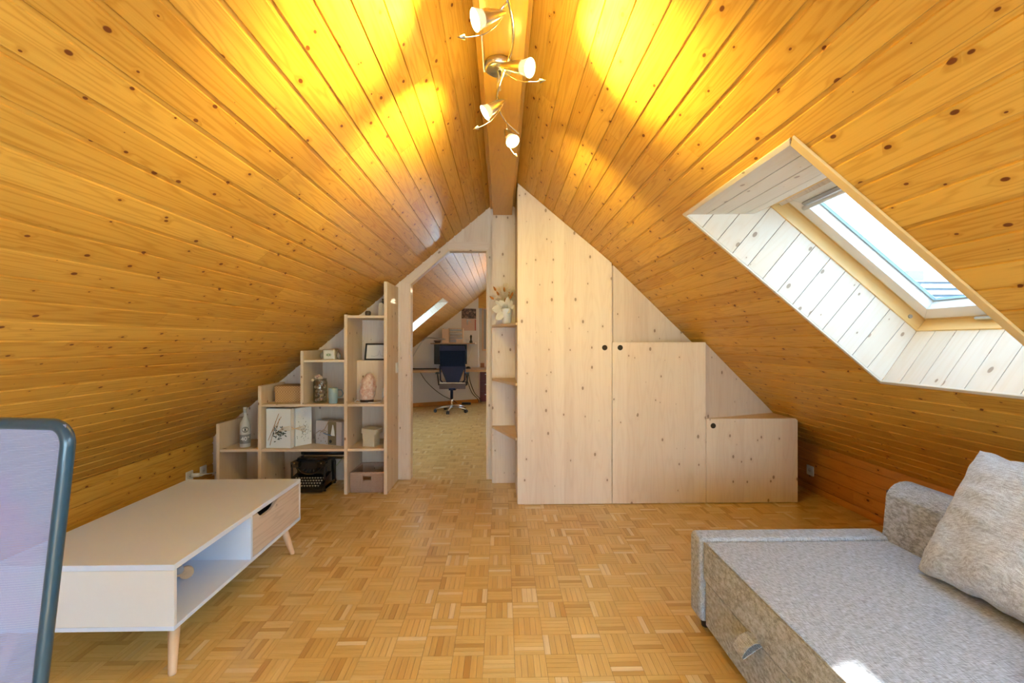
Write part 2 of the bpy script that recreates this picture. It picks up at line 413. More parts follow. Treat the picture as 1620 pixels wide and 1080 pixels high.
for k, c in enumerate(cells):
    if k in near:
        m = MB(); finger(m, *c); m.build('parquet_finger', parquet, floor)
    else: finger(rest, *c)
rest.build('parquet_fingers', parquet, floor, kind='stuff')
fb = MB(); fb.face([(-XW, Y0, -.001), (XW, Y0, -.001), (XW, OY+j0*SQ, -.001), (-XW, OY+j0*SQ, -.001)], [(0, 0), (3, 0), (3, 3), (0, 3)], .5)
fb.build('parquet_rear_field', parquet, floor, kind='stuff')

# ceiling: backing sheets (with the skylight holes) + boards
BT = .010
def slope_quad(mb, s0, s1, y0, y1, o, side):
    mb.poly([sp(s0, o, y0, side), sp(s1, o, y0, side), sp(s1, o, y1, side), sp(s0, o, y1, side)], Vector((side*SA, 0, CA)) * .02, tone=.3, g=(0, 1, 0))
cb = MB()
for side in (1, -1):
    y = Y0 - .1
    for (s0, s1, ya, yb) in sorted(OPEN[side], key=lambda t: t[2]):
        s0 -= .003; s1 += .012; ya -= .012; yb += .012
        slope_quad(cb, 0, SMAX+.1, y, ya, BT, side); slope_quad(cb, 0, s0, ya, yb, BT, side); slope_quad(cb, s1, SMAX+.1, ya, yb, BT, side); y = yb
    slope_quad(cb, 0, SMAX+.1, y, YF+.1, BT, side)
ceiling = cb.build('ceiling', pine, kind='structure')
BW = .0932
def strip_prism(mb, side, sa, s0, lo, hi, y0, y1, tone, uo, vo):
    """board profile between s=lo..hi, of the board starting at s0"""
    w = BW
    prof = [(0, .0050), (.0115, .0050), (.0135, 0), (w-.003, 0), (w-.0005, .004), (w-.0005, .0098)]
    def off(s):
        t = s - s0
        for (a, pa), (b, pb) in zip(prof, prof[1:]):
            if a <= t <= b: return pa + (pb-pa)*(t-a)/(b-a+1e-9)
        return .0098 if t > w - .0006 else .0050
    pts = sorted({lo, hi, *[s0+a for a, _ in prof if lo < s0+a < hi]})
    line = [(s, off(s)) for s in pts]
    U = lambda s, y: (y + uo, s + vo)
    for (a, pa), (b, pb) in zip(line, line[1:]):
        q = [sp(a, pa, y0, side), sp(b, pb, y0, side), sp(b, pb, y1, side), sp(a, pa, y1, side)]
        uv = [U(a, y0), U(b, y0), U(b, y1), U(a, y1)]
        if side < 0: q = q[::-1]; uv = uv[::-1]
        mb.face(q[::-1], uv[::-1], tone)
    for yy, fl_ in ((y0, 1), (y1, -1)):
        q = [sp(a, p, yy, side) for a, p in line] + [sp(line[-1][0], .0099, yy, side), sp(line[0][0], .0099, yy, side)]
        if fl_ * side < 0: q = q[::-1]
        mb.face(q, [(yy, 0)] * len(q), tone)
def cut(side, lo, hi, y0, y1):
    """rectangles of [lo,hi]x[y0,y1] outside the openings"""
    rects = [(lo, hi, y0, y1)]
    for (s0, s1, ya, yb) in OPEN[side]:
        out = []; s0, s1, ya, yb = s0-.002, s1+.012, ya-.0125, yb+.0125
        for (a, b, c, d) in rects:
            if b <= s0 or a >= s1 or d <= ya or c >= yb: out.append((a, b, c, d)); continue
            if a < s0: out.append((a, s0, c, d)); a = s0
            if b > s1: out.append((s1, b, c, d)); b = s1
            if c < ya: out.append((a, b, c, ya))
            if d > yb: out.append((a, b, yb, d))
        rects = out
    return rects
for side, phase, zones in ((-1, -.003, ((Y0, YP), (YP2, 9.45))), (1, .045-BW, ((Y0, YP),))):
    k = 0
    while True:
        s0 = phase + k*BW; k += 1
        if s0 > SMAX: break
        lo, hi = max(s0, .05), min(s0+BW, SMAX)
        if hi - lo < .01: continue
        for zi, (ya, yb) in enumerate(zones):
            cuts = [ya, yb]
            if zi == 0:
                cuts = [ya, R.uniform(1.7, 3.9), yb]
            for a, b in zip(cuts, cuts[1:]):
                m = MB(); tn = R.random(); uo, vo = R.random()*40, R.random()*40
                for (l, h, c, d) in cut(side, lo, hi, a, b):
                    if h - l > .004 and d - c > .002: strip_prism(m, side, lo, s0, l, h, c, d-.0008, tn, uo, vo)
                if m.v: m.build('board', pine, ceiling)

# ridge beam with side strips
tb = MB(); tb.box(-.078, Y0, 2.373, .089, 4.028, 2.60, g='y', tone=.35)
beam = tb.build('trim_1', beamw, kind='structure', bevel=.003)
t2 = MB(); t2.box(-.102, Y0, 2.425, -.079, 4.028, 2.55, g='y', tone=.6)
t2.build('cover_strip', beamw, beam, bevel=.002)
t2 = MB(); t2.box(.090, Y0, 2.455, .112, 4.028, 2.55, g='y', tone=.4)
t2.build('cover_strip', beamw, beam, bevel=.002)

# knee walls with horizontal boards, baseboards
KZ = roof(XW)
for side, nm in ((-1, 'wall_left'), (1, 'wall_right')):
    w = MB(); w.box(side*(XW+.012), Y0-.1, -.05, side*(XW+.12), YF+.1, KZ+.06, g='y', tone=.3)
    pw = pine_shade_red if side > 0 else pine  # right wall carries shade red in its colour, left keeps the plain pine
    wall = w.build(nm, pw, kind='structure')
    zz = .055; n = 0
    hs = [.055, .150, .243, .336, KZ-.001]
    for z0, z1 in zip(hs, hs[1:]):
        if z1 - z0 < .01: continue
        cuts = [Y0, R.uniform(2.2, 3.6), YP-.001]
        for a, b in zip(cuts, cuts[1:]):
            m = MB(); xi, xo = side*XW, side*(XW+.0115)
            P = [(xo, z0+.0005), (side*(XW+.007), z0+.0005), (side*(XW+.007), z0+.011), (xi, z0+.0135), (xi, z1-.003), (side*(XW+.004), z1-.0005), (xo, z1-.0005)]
            m.poly([(x, a, z) for x, z in P], (0, b-a-.0008, 0), g=(0, 1, 0)); m.build('board', pw, wall)
    b = MB(); b.box(side*XW, Y0, 0, side*(XW-.012), YP-.001, .052, g='y', tone=.5)
    b.build('baseboard_left' if side < 0 else 'baseboard_right', pw, kind='structure', bevel=.002)

# rear gable wall; its unseen window is added for fill daylight
def gable_polys(x0, x1, z0):
    xs = sorted({x0, x1, *([0.0] if x0 < 0 < x1 else [])})
    return [[(a, z0), (b, z0), (b, roof(b)+.03), (a, roof(a)+.03)] for a, b in zip(xs, xs[1:])]
def wall_from(name, polys, y0, y1, mat, kind='structure', tone=.5, parent=None):
    m = MB()
    for P in polys: m.poly([(x, y0, z) for x, z in P], (0, y1-y0, 0), tone=tone)
    return m.build(name, mat, parent, kind=kind)
GW = (-1.15, 1.15, .45, 1.52)
wall_from('wall_back', gable_polys(-XW-.1, GW[0], -.05) + gable_polys(GW[1], XW+.1, -.05) + [[(GW[0], -.05), (GW[1], -.05), (GW[1], GW[2]), (GW[0], GW[2])]] + gable_polys(GW[0], GW[1], GW[3]), Y0-.12, Y0, plaster)
wn = thing('added_window_3', None, None, (0, Y0-.06, GW[2]), kind='structure')
m = MB()
for a, b, c, d in ((GW[0], GW[2], GW[1], GW[2]+.07), (GW[0], GW[3]-.07, GW[1], GW[3]), (GW[0], GW[2]+.07, GW[0]+.07, GW[3]-.07), (GW[1]-.07, GW[2]+.07, GW[1], GW[3]-.07), (-.05, GW[2]+.07, .05, GW[3]-.07)):
    m.box(a, Y0-.09, b, c, Y0-.02, d, g='x')
m.build('frame', sash_w, wn)
m = MB(); m.box(GW[0]+.06, Y0-.06, GW[2]+.06, GW[1]-.06, Y0-.055, GW[3]-.06); m.build('pane', pane_m, wn)

# partition wall with cut-corner door opening
DX0, DX1 = -.84, -.13
wf = MB()
def addp(P): wf.poly([(x, YP, z) for x, z in P], (0, YP2-YP, 0), g=(0, 0, 1))
addp([(-XW-.05, -.02), (DX0, -.02), (DX0, roof(DX0)+.02), (-XW-.05, roof(XW+.05)+.02)])
addp([(DX0, 1.775), (-.484, 2.09), (-.484, roof(.484)+.02), (DX0, roof(DX0)+.02)])
addp([(-.484, 2.09), (DX1, 2.09), (DX1, roof(DX1)+.02), (-.484, roof(.484)+.02)])
addp([(DX1, -.02), (0, -.02), (0, APEX+.02), (DX1, roof(DX1)+.02)])
addp([(0, -.02), (XW+.05, -.02), (XW+.05, roof(XW+.05)+.02), (0, APEX+.02)])
wf.build('wall_front', pale, kind='structure')
door = thing('door_1', None, None, (-.485, YP, 0), kind='structure')
def strip(P, y0, y1, name, mat=pale, par=door, g=(0, 0, 1), tone=None, bevel=.0015):
    m = MB(); m.poly([(x, y0, z) for x, z in P], (0, y1-y0, 0), g=g, tone=tone); return m.build(name, mat, par, bevel=bevel)
strip([(-.917, .001), (DX0, .001), (DX0, 1.775), (-.917, 1.80)], YP-.014, YP-.0005, 'casing')
strip([(-.917, 1.80), (DX0, 1.775), (-.484, 2.09), (-.492, 2.158)], YP-.014, YP-.0005, 'casing', g=(.75, 0, .66))
strip([(-.484, 2.09), (DX1, 2.09), (-.088, 2.158), (-.492, 2.158)], YP-.014, YP-.0005, 'casing', g=(1, 0, 0))
strip([(DX1, .001), (-.088, .001), (-.088, 2.158), (DX1, 2.09)], YP-.014, YP-.0005, 'casing')
m = MB(); m.box(DX0, YP-.012, 0.001, DX0+.012, YP2+.01, 1.775); m.build('jamb', pale_s, door)
m = MB(); m.box(DX1-.012, YP-.012, 0.001, DX1, YP2+.01, 2.09); m.build('jamb', pale_s, door)
m = MB(); m.box(-.484, YP-.012, 2.078, DX1, YP2+.01, 2.09, g='x'); m.build('head_jamb', pale_s, door)
m = MB(); m.poly([(DX0, YP-.012, 1.775), (-.484, YP-.012, 2.09), (-.480, YP-.012, 2.078), (DX0, YP-.012, 1.763)], (0, .10, 0), g=(.75, 0, .66)); m.build('sloping_jamb', pale_s, door)

# ------------------------------------------------------------------ skylights
def skylight(name, side, S0, S1, ya, yb, full=True):
    root = thing(name, None, None, sp((S0+S1)/2, .3, (ya+yb)/2, side), kind='structure')
    T1 = (S0+.238, .206); T2 = (S0+.273, .283); B1 = (S1-.022, .283); OF = .283
    P = lambda s, o, y: sp(s, o, y, side)
    # side linings: boards run outwards
    def omax(s):
        if s >= T2[0]: return OF
        if s >= T1[0]: return T1[1] + (OF-T1[1])*(s-T1[0])/(T2[0]-T1[0])
        return T1[1]*(s-S0)/(T1[0]-S0)
    def smaxo(s): # bottom reveal leans slightly
        return OF if s <= B1[0] else max(0.0, OF*(S1-s)/(S1-B1[0]))
    nb = 13
    for yy, dy in ((yb, .012), (ya, -.012)):
        bs = [S0 + (S1-S0)*i/nb for i in range(nb+1)]
        for a, b in zip(bs, bs[1:]):
            a2, b2 = a+.0015, b-.0015
            top = [(b2, min(omax(b2), smaxo(b2)))]
            for t in (B1, T2, T1):
                if a2 < t[0] < b2: top.append(t)
            top.append((a2, omax(a2)))
            poly = [(a2, 0), (b2, 0)] + [t for t in top if t[1] > .0005]
            if len(poly) < 3: continue
            m = MB(); m.poly([P(s, o, yy) for s, o in poly], (0, dy, 0), g=(side*SA, 0, CA)); m.build('lining_board', lining, root)
    # bottom lining
    nb = 8
    for i in range(nb):
        a, b = ya+(yb-ya)*i/nb+.0015, ya+(yb-ya)*(i+1)/nb-.0015
        m = MB(); m.poly([P(S1, 0, a), P(S1, 0, b), P(B1[0], OF, b), P(B1[0], OF, a)], P(.012, 0, 0)-P(0, 0, 0), g=(side*SA, 0, CA)); m.build('lining_board', lining, root)
    # top lining: boards along y
    seq = [(S0, 0)] + [(S0+(T1[0]-S0)*f, T1[1]*f) for f in (.29, .58, .87)] + [T1, T2]
    up = P(-.006, .010, 0) - P(0, 0, 0)
    for a, b in ((0, 1), (1, 2), (2, 3)):
        d = (Vector(seq[b])-Vector(seq[a])).normalized() * .002
        A, B = Vector(seq[a])+d, Vector(seq[b])-d
        m = MB(); m.poly([P(A.x, A.y, ya), P(B.x, B.y, ya), P(B.x, B.y, yb), P(A.x, A.y, yb)], up, g=(0, 1, 0)); m.build('lining_board', lining, root)
    m = MB(); m.poly([P(*seq[3], ya), P(*T1, ya), P(*T1, yb), P(*seq[3], yb)], up, g=(0, 1, 0)); m.poly([P(*T1, ya), P(*T2, ya), P(*T2, yb), P(*T1, yb)], up, g=(0, 1, 0)); m.build('lining_board', lining, root)
    # backing box behind the lining (blocks light between boards)
    m = MB()
    for yy, dy in ((yb+.0125, .02), (ya-.0125, -.02)):
        m.poly([P(S0-.02, .012, yy), P(S1+.03, .012, yy), P(S1+.03, .42, yy), P(S0-.02, .42, yy)], (0, dy, 0), tone=.9)
    m.poly([P(S1+.0125, .012, ya-.03), P(S1+.0125, .012, yb+.03), P(B1[0]+.0125, .42, yb+.03), P(B1[0]+.0125, .42, ya-.03)], P(.02, 0, 0)-P(0, 0, 0), tone=.9)
    uu = up*1.05; dd = up*2
    m.poly([P(S0, 0.011, ya-.03)+uu, P(*T1, ya-.03)+uu, P(*T1, yb+.03)+uu, P(S0, .011, yb+.03)+uu], dd, tone=.9)
    m.poly([P(*T1, ya-.03)+uu, P(*T2, ya-.03)+uu, P(*T2, yb+.03)+uu, P(*T1, yb+.03)+uu], dd, tone=.9)
    m.poly([P(T2[0]-.012, OF, ya-.03), P(T2[0]-.012, OF, yb+.03), P(T2[0]-.012, .42, yb+.03), P(T2[0]-.012, .42, ya-.03)], P(-.02, 0, 0)-P(0, 0, 0), tone=.9)
    m.build('shaft', pine_shade_red, root)
    # opening trims on the ceiling plane
    w = .017; th = -.009
    def rim(nm, q, mat):
        m = MB(); m.poly([P(s, th, y) for s, y in q], P(0, .009, 0)-P(0, 0, 0), g=(0, 1, 0) if abs(q[0][0]-q[1][0]) < 1e-6 else (CA, 0, -SA*side)); m.build(nm, mat, root, bevel=.002)
    rim('rim_strip', [(S0-w, ya-w), (S0-w, yb+w), (S0+.002, yb), (S0+.002, ya)], lining)
    rim('rim_strip', [(S0-w, yb+w), (S1+w, yb+w), (S1-.002, yb), (S0+.002, yb)], lining)
    rim('rim_strip', [(S1+w, yb+w), (S1+w, ya-w), (S1-.002, ya), (S1-.002, yb)], lining)
    rim('rim_strip', [(S1+w, ya-w*1.9), (S0-w, ya-w*1.9), (S0+.002, ya), (S1-.002, ya)], frame_p)  # same pale strip, coloured orange for the warm reflected light on it
    # window frame, sash, glass
    f0, f1 = T2[0], B1[0]
    def ring(nm, s0, s1, y0, y1, o0, o1, w, mat, tops=None, bevel=.002):
        wt = tops or w
        for q, g in (([(s0, y0), (s0+wt, y0+w), (s0+wt, y1-w), (s0, y1)], (0, 1, 0)), ([(s0, y1), (s0+wt, y1-w), (s1-w, y1-w), (s1, y1)], (side*CA, 0, -SA)),
                     ([(s1, y1), (s1-w, y1-w), (s1-w, y0+w), (s1, y0)], (0, 1, 0)), ([(s1, y0), (s1-w, y0+w), (s0+wt, y0+w), (s0, y0)], (side*CA, 0, -SA))):
            m = MB(); m.poly([P(s, o0, y) for s, y in q], P(0, o1-o0, 0)-P(0, 0, 0), g=g, tone=.5); m.build(nm, mat, root, bevel=bevel)
    ring('frame_rail', f0-.004, f1+.004, ya-.004, yb+.004, OF, .372, .012, frame_p)
    ring('frame_rail', f0+.006, f1-.006, ya+.006, yb-.006, .345, .40, .022, frame_p)
    ring('sash_rail', f0+.026, f1-.026, ya+.026, yb-.026, .338, .392, .062, sash_w)
    ring('seal', f0+.086, f1-.086, ya+.086, yb-.086, .383, .396, .010, rubber, bevel=0)
    ring('cover', f0-.05, f1+.05, ya-.05, yb+.05, .40, .43, .10, alu)
    m = MB(); m.poly([P(f0+.085, .392, ya+.085), P(f1-.085, .392, ya+.085), P(f1-.085, .392, yb-.085), P(f0+.085, .392, yb-.085)], P(0, .004, 0)-P(0, 0, 0)); m.build('pane', pane_t if name == 'window_1' else pane_m, root)
    # ventilation bar, blind slot, catch
    m = MB(); m.poly([P(f0+.004, .300, ya+.03), P(f0+.034, .300, ya+.03), P(f0+.034, .300, yb-.03), P(f0+.004, .300, yb-.03)], P(0, .020, 0)-P(0, 0, 0)); m.build('ventilation_bar', alu if side < 0 else oakd, root, bevel=.003)
    m = MB(); m.poly([P(f0+.078, .330, ya+.09), P(f0+.094, .330, ya+.09), P(f0+.094, .330, yb-.09), P(f0+.078, .330, yb-.09)], P(0, .008, 0)-P(0, 0, 0)); m.build('blind_slot', greypl, root)
    m = MB(); m.tube([P(f0+.108, .335, ya+.07), P(f0+.108, .335, yb-.07)], .011, 10); m.build('roller_blind', sash_w, root)
    m = MB(); m.poly([P(f1-.034, .318, ya+.1), P(f1-.022, .318, ya+.1), P(f1-.022, .318, (ya+yb)/2+.12), P(f1-.034, .318, (ya+yb)/2+.12)], P(0, .012, 0)-P(0, 0, 0)); m.build('catch', alu, root, bevel=.003)
    m = MB(); c = P(f1-.075, .312, yb-.008); m.tube([c, c+Vector((0, -.006, 0))], .009, 14); m.build('knob', greypl, root)
    # light portal in the pane plane
    li = bpy.data.lights.new('portal', 'AREA'); li.shape = 'RECTANGLE'; li.size = (f1-f0)-.1; li.size_y = (yb-ya)-.1; li.cycles.is_portal = True
    lo = bpy.data.objects.new('portal', li); C.objects.link(lo); lo.location = P((f0+f1)/2, .405, (ya+yb)/2)
    d = Vector((-side*SA, 0, -CA)); xax = Vector((side*CA, 0, -SA)); yax = (-d).cross(xax)
    lo.rotation_euler = Matrix((xax, yax, -d)).transposed().to_euler()
    return root
skylight('window_1', 1, *OPEN[1][0])
skylight('added_skylight_2', 1, *OPEN[1][1])  # unseen skylight added behind the camera for fill daylight
skylight('added_skylight_5', 1, *OPEN[1][2])  # likewise added out of view to bring in daylight
skylight('added_skylight_7', 1, *OPEN[1][3])  # third added skylight, unseen, for more fill
skylight('added_skylight_8', -1, *OPEN[-1][1])  # hidden skylight added to brighten the far room
skylight('window_4', -1, *OPEN[-1][0])
li = bpy.data.lights.new('portal', 'AREA'); li.shape = 'RECTANGLE'; li.size = 2.3; li.size_y = 1.07; li.cycles.is_portal = True
lo = bpy.data.objects.new('portal', li); C.objects.link(lo); lo.location = (0, Y0-.13, .985); lo.rotation_euler = (math.pi/2, 0, math.pi)

#REST

# ------------------------------------------------------------------ far room shell
def wallA(x): return 8.757 + (x + 1.763) * .495
m = MB()
m.poly([(-XW-.05, wallA(-XW-.05), -.02), (-.482, wallA(-.482), -.02), (-.482, wallA(-.482), roof(.482)+.02), (-XW-.05, wallA(-XW-.05), roof(XW+.05)+.02)], (0, .15, 0))
wa = m.build('wall_far_room', plaster, kind='structure')
m = MB(); m.poly([(-XW, wallA(-XW)-.015, 0), (-.482, wallA(-.482)-.015, 0), (-.482, wallA(-.482)-.015, .075), (-XW, wallA(-XW)-.015, .075)], (0, .014, 0), g=(1, 0, 0))
m.build('baseboard_far_room', pine_shade_red, kind='structure')
wall_from('wall_end_room', gable_polys(-XW-.1, .35, -.05) + [[(.35, -.05), (1.25, -.05), (1.25, .7), (.35, .7)]] + [[(.35, 1.5), (1.25, 1.5), (1.25, roof(1.25)+.03), (.35, roof(.35)+.03)]] + gable_polys(1.25, XW+.1, -.05), 10.3, 10.4, plaster)
wv = thing('added_window_9', None, None, (.8, 10.35, .7), kind='structure')  # unseen window added to let daylight into the far room
for a, b, c, d in ((.35, .7, 1.25, .75), (.35, 1.45, 1.25, 1.5), (.35, .75, .41, 1.45), (1.19, .75, 1.25, 1.45)):
    m = MB(); m.box(a, 10.32, b, c, 10.38, d, g='x'); m.build('frame_rail', sash_w, wv)
m = MB(); m.box(.40, 10.34, .74, 1.2, 10.345, 1.46); m.build('pane', pane_m, wv)
li = bpy.data.lights.new('portal', 'AREA'); li.shape = 'RECTANGLE'; li.size = .9; li.size_y = .8; li.cycles.is_portal = True
lo = bpy.data.objects.new('portal', li); C.objects.link(lo); lo.location = (.8, 10.42, 1.1); lo.rotation_euler = (-math.pi/2, 0, math.pi)
m = MB(); m.box(-.482, 9.38, 1.95, .5, 9.5, 2.30, g='x', tone=.4); m.build('trim_2', pine, kind='structure')

# ------------------------------------------------------------------ neighbour house seen through the skylight
hs = thing('house', 'grey roofed neighbouring house seen through the skylight', 'building', (20, 16, -6))
tile = plain('grey_roof_tile', (.10, .11, .115), .7, nz=.2); hwall = plain('pale_render', (.35, .34, .32), .9)
m = MB(); m.box(10, 13, -6, 30, 21, 1.2); m.build('wall', hwall, hs)
m = MB(); m.poly([(9.5, 12.6, 1.0), (9.5, 17, 3.76), (9.5, 21.4, 1.0)], (21, 0, 0)); m.build('roof', tile, hs)
for i in range(9):
    f = (i+.6)/9.6; y = 12.6 + 4.4*f; z = 1.0 + 2.76*f
    m = MB(); m.box(9.5, y-.02, z+.01, 30.5, y+.03, z+.07); m.build('snow_guard', alu, hs)
m = MB(); m.box(15.2, 16.7, 3.0, 15.8, 17.3, 3.92); m.build('chimney', hwall, hs)

# ------------------------------------------------------------------ built-in cupboards
def xz(mb, P, y0, y1, **k): mb.poly([(x, y0, z) for x, z in P], (0, y1-y0, 0), **k); return mb
def hole(par, x, z, y=3.49):
    m = MB(); m.tube([(x, y-.0012, z), (x, y+.004, z)], .0205, 24); h = m.build('finger_hole', hole_shade, par, label='round dark finger hole')  # dark disc on the door in place of the hole's inner shade
tall = thing('tall_cupboard', 'tall pale spruce cupboard with slanted top and finger hole at its right edge', 'cupboard', (.48, 3.8, 0))
m = xz(MB(), [(.121, .004), (.8465, .004), (.8465, roof(.8465)-.003), (.121, roof(.121)-.003)], 3.49, 3.509); m.build('door', pale, tall, bevel=.001)
m = MB(); m.poly([(.118, 3.51, .0), (.118, 4.155, 0), (.118, 4.155, roof(.136)-.015), (.118, 3.51, roof(.136)-.015)], (.018, 0, 0)); m.build('side_panel', pale_s, tall)
m = MB(); m.poly([(.84, 3.512, .0), (.84, 4.155, 0), (.84, 4.155, roof(.858)-.015), (.84, 3.512, roof(.858)-.015)], (.018, 0, 0)); m.build('side_panel', pale_s, tall)
hole(tall, .792, 1.206)
mid = thing('middle_cupboard', 'waist-high pale spruce cupboard door between tall and low cupboards with triangular panel above', 'cupboard', (1.21, 3.8, 0))
m = xz(MB(), [(.8505, .004), (1.5785, .004), (1.5785, 1.2475), (.8505, 1.2475)], 3.49, 3.509); m.build('door', pale, mid, bevel=.001)
m = MB(); m.poly([(.861, 3.511, 1.22), (.861, 3.511, roof(.861)-.004), (1.578, 3.745, 1.247), (1.578, 3.745, 1.22)], (0, .016, 0)); m.build('upper_panel', pale, mid)
m = MB(); m.poly([(.860, 3.530, 1.20), (1.57, 3.77, 1.20), (1.57, 4.155, 1.20), (.860, 4.155, 1.20)], (0, 0, .018), g=(1, 0, 0)); m.build('top_board', pale_s, mid)
hole(mid, .912, 1.206)
low = thing('low_cupboard', 'low pale spruce cupboard under the eaves beside the white socket', 'cupboard', (1.94, 3.8, 0))
m = xz(MB(), [(1.582, .004), (2.300, .004), (2.300, .640), (2.285, .655), (1.582, .655)], 3.49, 3.509); m.build('door', pale, low, bevel=.001)
m = MB(); m.box(1.583, 3.511, .637, 2.278, 4.15, .6545, g='x'); m.build('top_board', edge_s, low)
m = MB(); m.poly([(1.583, 3.508, .655), (1.583, 3.508, roof(1.583)-.004), (2.281, 3.783, .658), (2.281, 3.783, .655)], (0, .016, 0)); m.build('upper_panel', pale, low)
m = MB(); m.box(2.282, 3.511, 0, 2.300, 4.15, .636); m.build('side_panel', pale_s, low)
hole(low, 1.636, .601)

# corner shelf beside the door
cs = thing('corner_shelf', 'narrow pale corner shelf with three triangular boards between door and tall cupboard', 'shelf', (.01, 4.03, 0))
m = MB(); m.box(-.088, 4.03, .002, .117, 4.048, 2.372); m.build('back_panel', pale, cs)
for z in (1.399, .932, .512):
    m = MB(); m.poly([(-.088, 4.029, z-.021), (.117, 4.029, z-.021), (.117, 3.505, z-.021), (.105, 3.505, z-.021), (-.088, 4.01, z-.021)], (0, 0, .021), g=(.4, -.9, 0)); m.build('shelf_board', edge_s, cs, bevel=.0015)

# ------------------------------------------------------------------ stepped shelving unit
su = thing('shelving_unit', 'stepped pale spruce shelving under the left slope beside the doorway', 'shelving', (-1.64, 3.95, 0))
YS0, YS1 = 3.755, 4.157
for x0, x1, z0, z1 in ((-2.324, -2.298, 0, .583), (-1.988, -1.962, 0, .905), (-1.646, -1.621, .742, 1.192), (-1.292, -1.266, 0, 1.475), (-.968, -.942, 0, 1.762)):
    m = MB(); c = .018
    m.poly([(x0, YS0, z0), (x0, YS1, z0), (x0, YS1, min(z1, roof(x0)-.016)), (x0, YS0, min(z1, roof(x0)-.016))], (x1-x0, 0, 0)); m.build('upright', pale_s, su, bevel=.0015)
for x0, x1, z in ((-2.298, -1.988, .374), (-1.962, -1.292, .374), (-1.266, -.968, .374), (-1.962, -1.292, .741), (-1.266, -.968, .741), (-1.621, -1.292, 1.104), (-1.266, -.968, 1.468)):
    m = MB(); m.box(x0+.0005, YS0+.006, z-.021, x1-.0005, YS1, z, g='x'); m.build('shelf_board', pale_s, su, bevel=.0015)
m = MB(); m.box(-1.265, 4.0, .742, -.969, 4.156, 1.089); m.build('boxed_back', pale_s, su, bevel=.001)

# light switch and sockets
def plate(name, label, cat, x, y0, z0, sgn, w=.082, slot=True):
    m = MB(); m.poly([(x, y, z) for y, z in rrect(y0, z0, y0+w, z0+w, .006, 3)], (sgn*.009, 0, 0)); o = m.build(name, whitepl, None, bevel=.0015, label=label, cat=cat)
    cy, cz = y0+w/2, z0+w/2; xs = x + sgn*.009
    m = MB(); m.tube([(xs, cy, cz), (xs+sgn*.0015, cy, cz)], .021 if slot else .03, 20); m.build('insert', plain('socket_insert', (.72, .72, .72), .4), o)
    if slot:
        for dy in (-.008, .008, 0):
            m = MB(); m.tube([(xs+sgn*.001, cy+dy, cz-(.006 if dy == 0 else 0)), (xs+sgn*.0025, cy+dy, cz-(.006 if dy == 0 else 0))], .0025, 8); m.build('pin_hole', hole_shade, o)
    return o
plate('wall_socket', 'white wall socket low on the left knee wall nearest the shelving', 'socket', -XW, 3.975, .092, 1)
s2_ = plate('wall_socket', 'white wall socket holding a white plug behind the coffee table', 'socket', -XW, 3.80, .095, 1)
plate('wall_socket', 'white wall socket on the right knee wall next to the low cupboard', 'socket', XW, 3.735, .128, -1)
m = MB(); m.tube([(-2.59, 3.86, .135), (-2.54, 3.88, .135)], .017, 12)
pl = m.build('power_plug', whitepl, None, label='white plug with cable in the left socket by the table', cat='plug')
m = MB(); m.tube([(-2.54, 3.88, .135), (-2.50, 3.90, .135), (-2.46, 3.98, .125), (-2.40, 4.08, .12), (-2.34, 4.13, .10), (-2.335, 4.14, .012)], .0045, 8); m.build('cable', whitepl, pl)
m = MB(); m.box(-.9415, 4.05, .975, -.933, 4.125, 1.065); sw = m.build('light_switch', whitepl, None, bevel=.002, label='white light switch on the shelving side panel by the doorway', cat='switch')
m = MB(); m.box(-.933, 4.062, .99, -.930, 4.113, 1.05); m.build('rocker', whitepl, sw, bevel=.001)
m = MB(); m.box(-1.045, 3.992, .765, -.972, 3.9995, .848); so = m.build('wall_socket', whitepl, None, bevel=.002, label='white socket plate inside the shelving behind the salt lamp', cat='socket')
m = MB(); m.tube([(-1.008, 3.992, .806), (-1.008, 3.9905, .806)], .02, 16); m.build('insert', plain('socket_insert2', (.72, .72, .72), .4), so)

# ------------------------------------------------------------------ coffee table
ct = thing('coffee_table', 'low white coffee table with oak drawer front and splayed wooden legs', 'table', (-1.56, 2.26, 0))
tx0, tx1, ty0, ty1 = -1.90, -1.222, 1.725, 2.792
m = MB(); m.box(tx0, ty0, .398, tx1, ty1, .42, g='y'); m.build('tabletop', cool_tint_lam, ct, bevel=.0015)
m = MB(); m.box(tx0, ty0, .173, tx1, ty1, .189, g='y'); m.build('bottom_board', cool_tint_lam, ct, bevel=.001)
for y in (ty0, ty1-.016):
    m = MB(); m.box(tx0, y, .1895, tx1, y+.016, .3975, g='x'); m.build('end_panel', white_side, ct, bevel=.001)
m = MB(); m.box(tx0+.016, 2.248, .1895, tx1-.002, 2.264, .3975, g='x'); m.build('divider', cool_tint_lam, ct)
m = MB(); m.box(tx0, ty0+.016, .1895, tx0+.012, ty1-.016, .3975, g='y'); m.build('back_panel', cool_tint_lam, ct)
cutp = [(2.535, .3945), (2.515, .392), (2.49, .382), (2.465, .369), (2.44, .362), (2.37, .360), (2.345, .364), (2.325, .376), (2.312, .390), (2.308, .3945)]
m = MB(); m.poly([(tx1-.018, y, z) for y, z in [(2.267, .193), (2.773, .193), (2.773, .3945)] + cutp + [(2.267, .3945)]], (.016, 0, 0), g=(0, 1, 0))
m.build('drawer', oakd, ct)
m = MB(); m.box(tx0+.03, 2.28, .195, tx1-.02, 2.76, .20); m.box(tx0+.03, 2.28, .2, tx1-.02, 2.285, .33); m.box(tx0+.03, 2.755, .2, tx1-.02, 2.76, .33); m.build('drawer_box', greypl, ct)
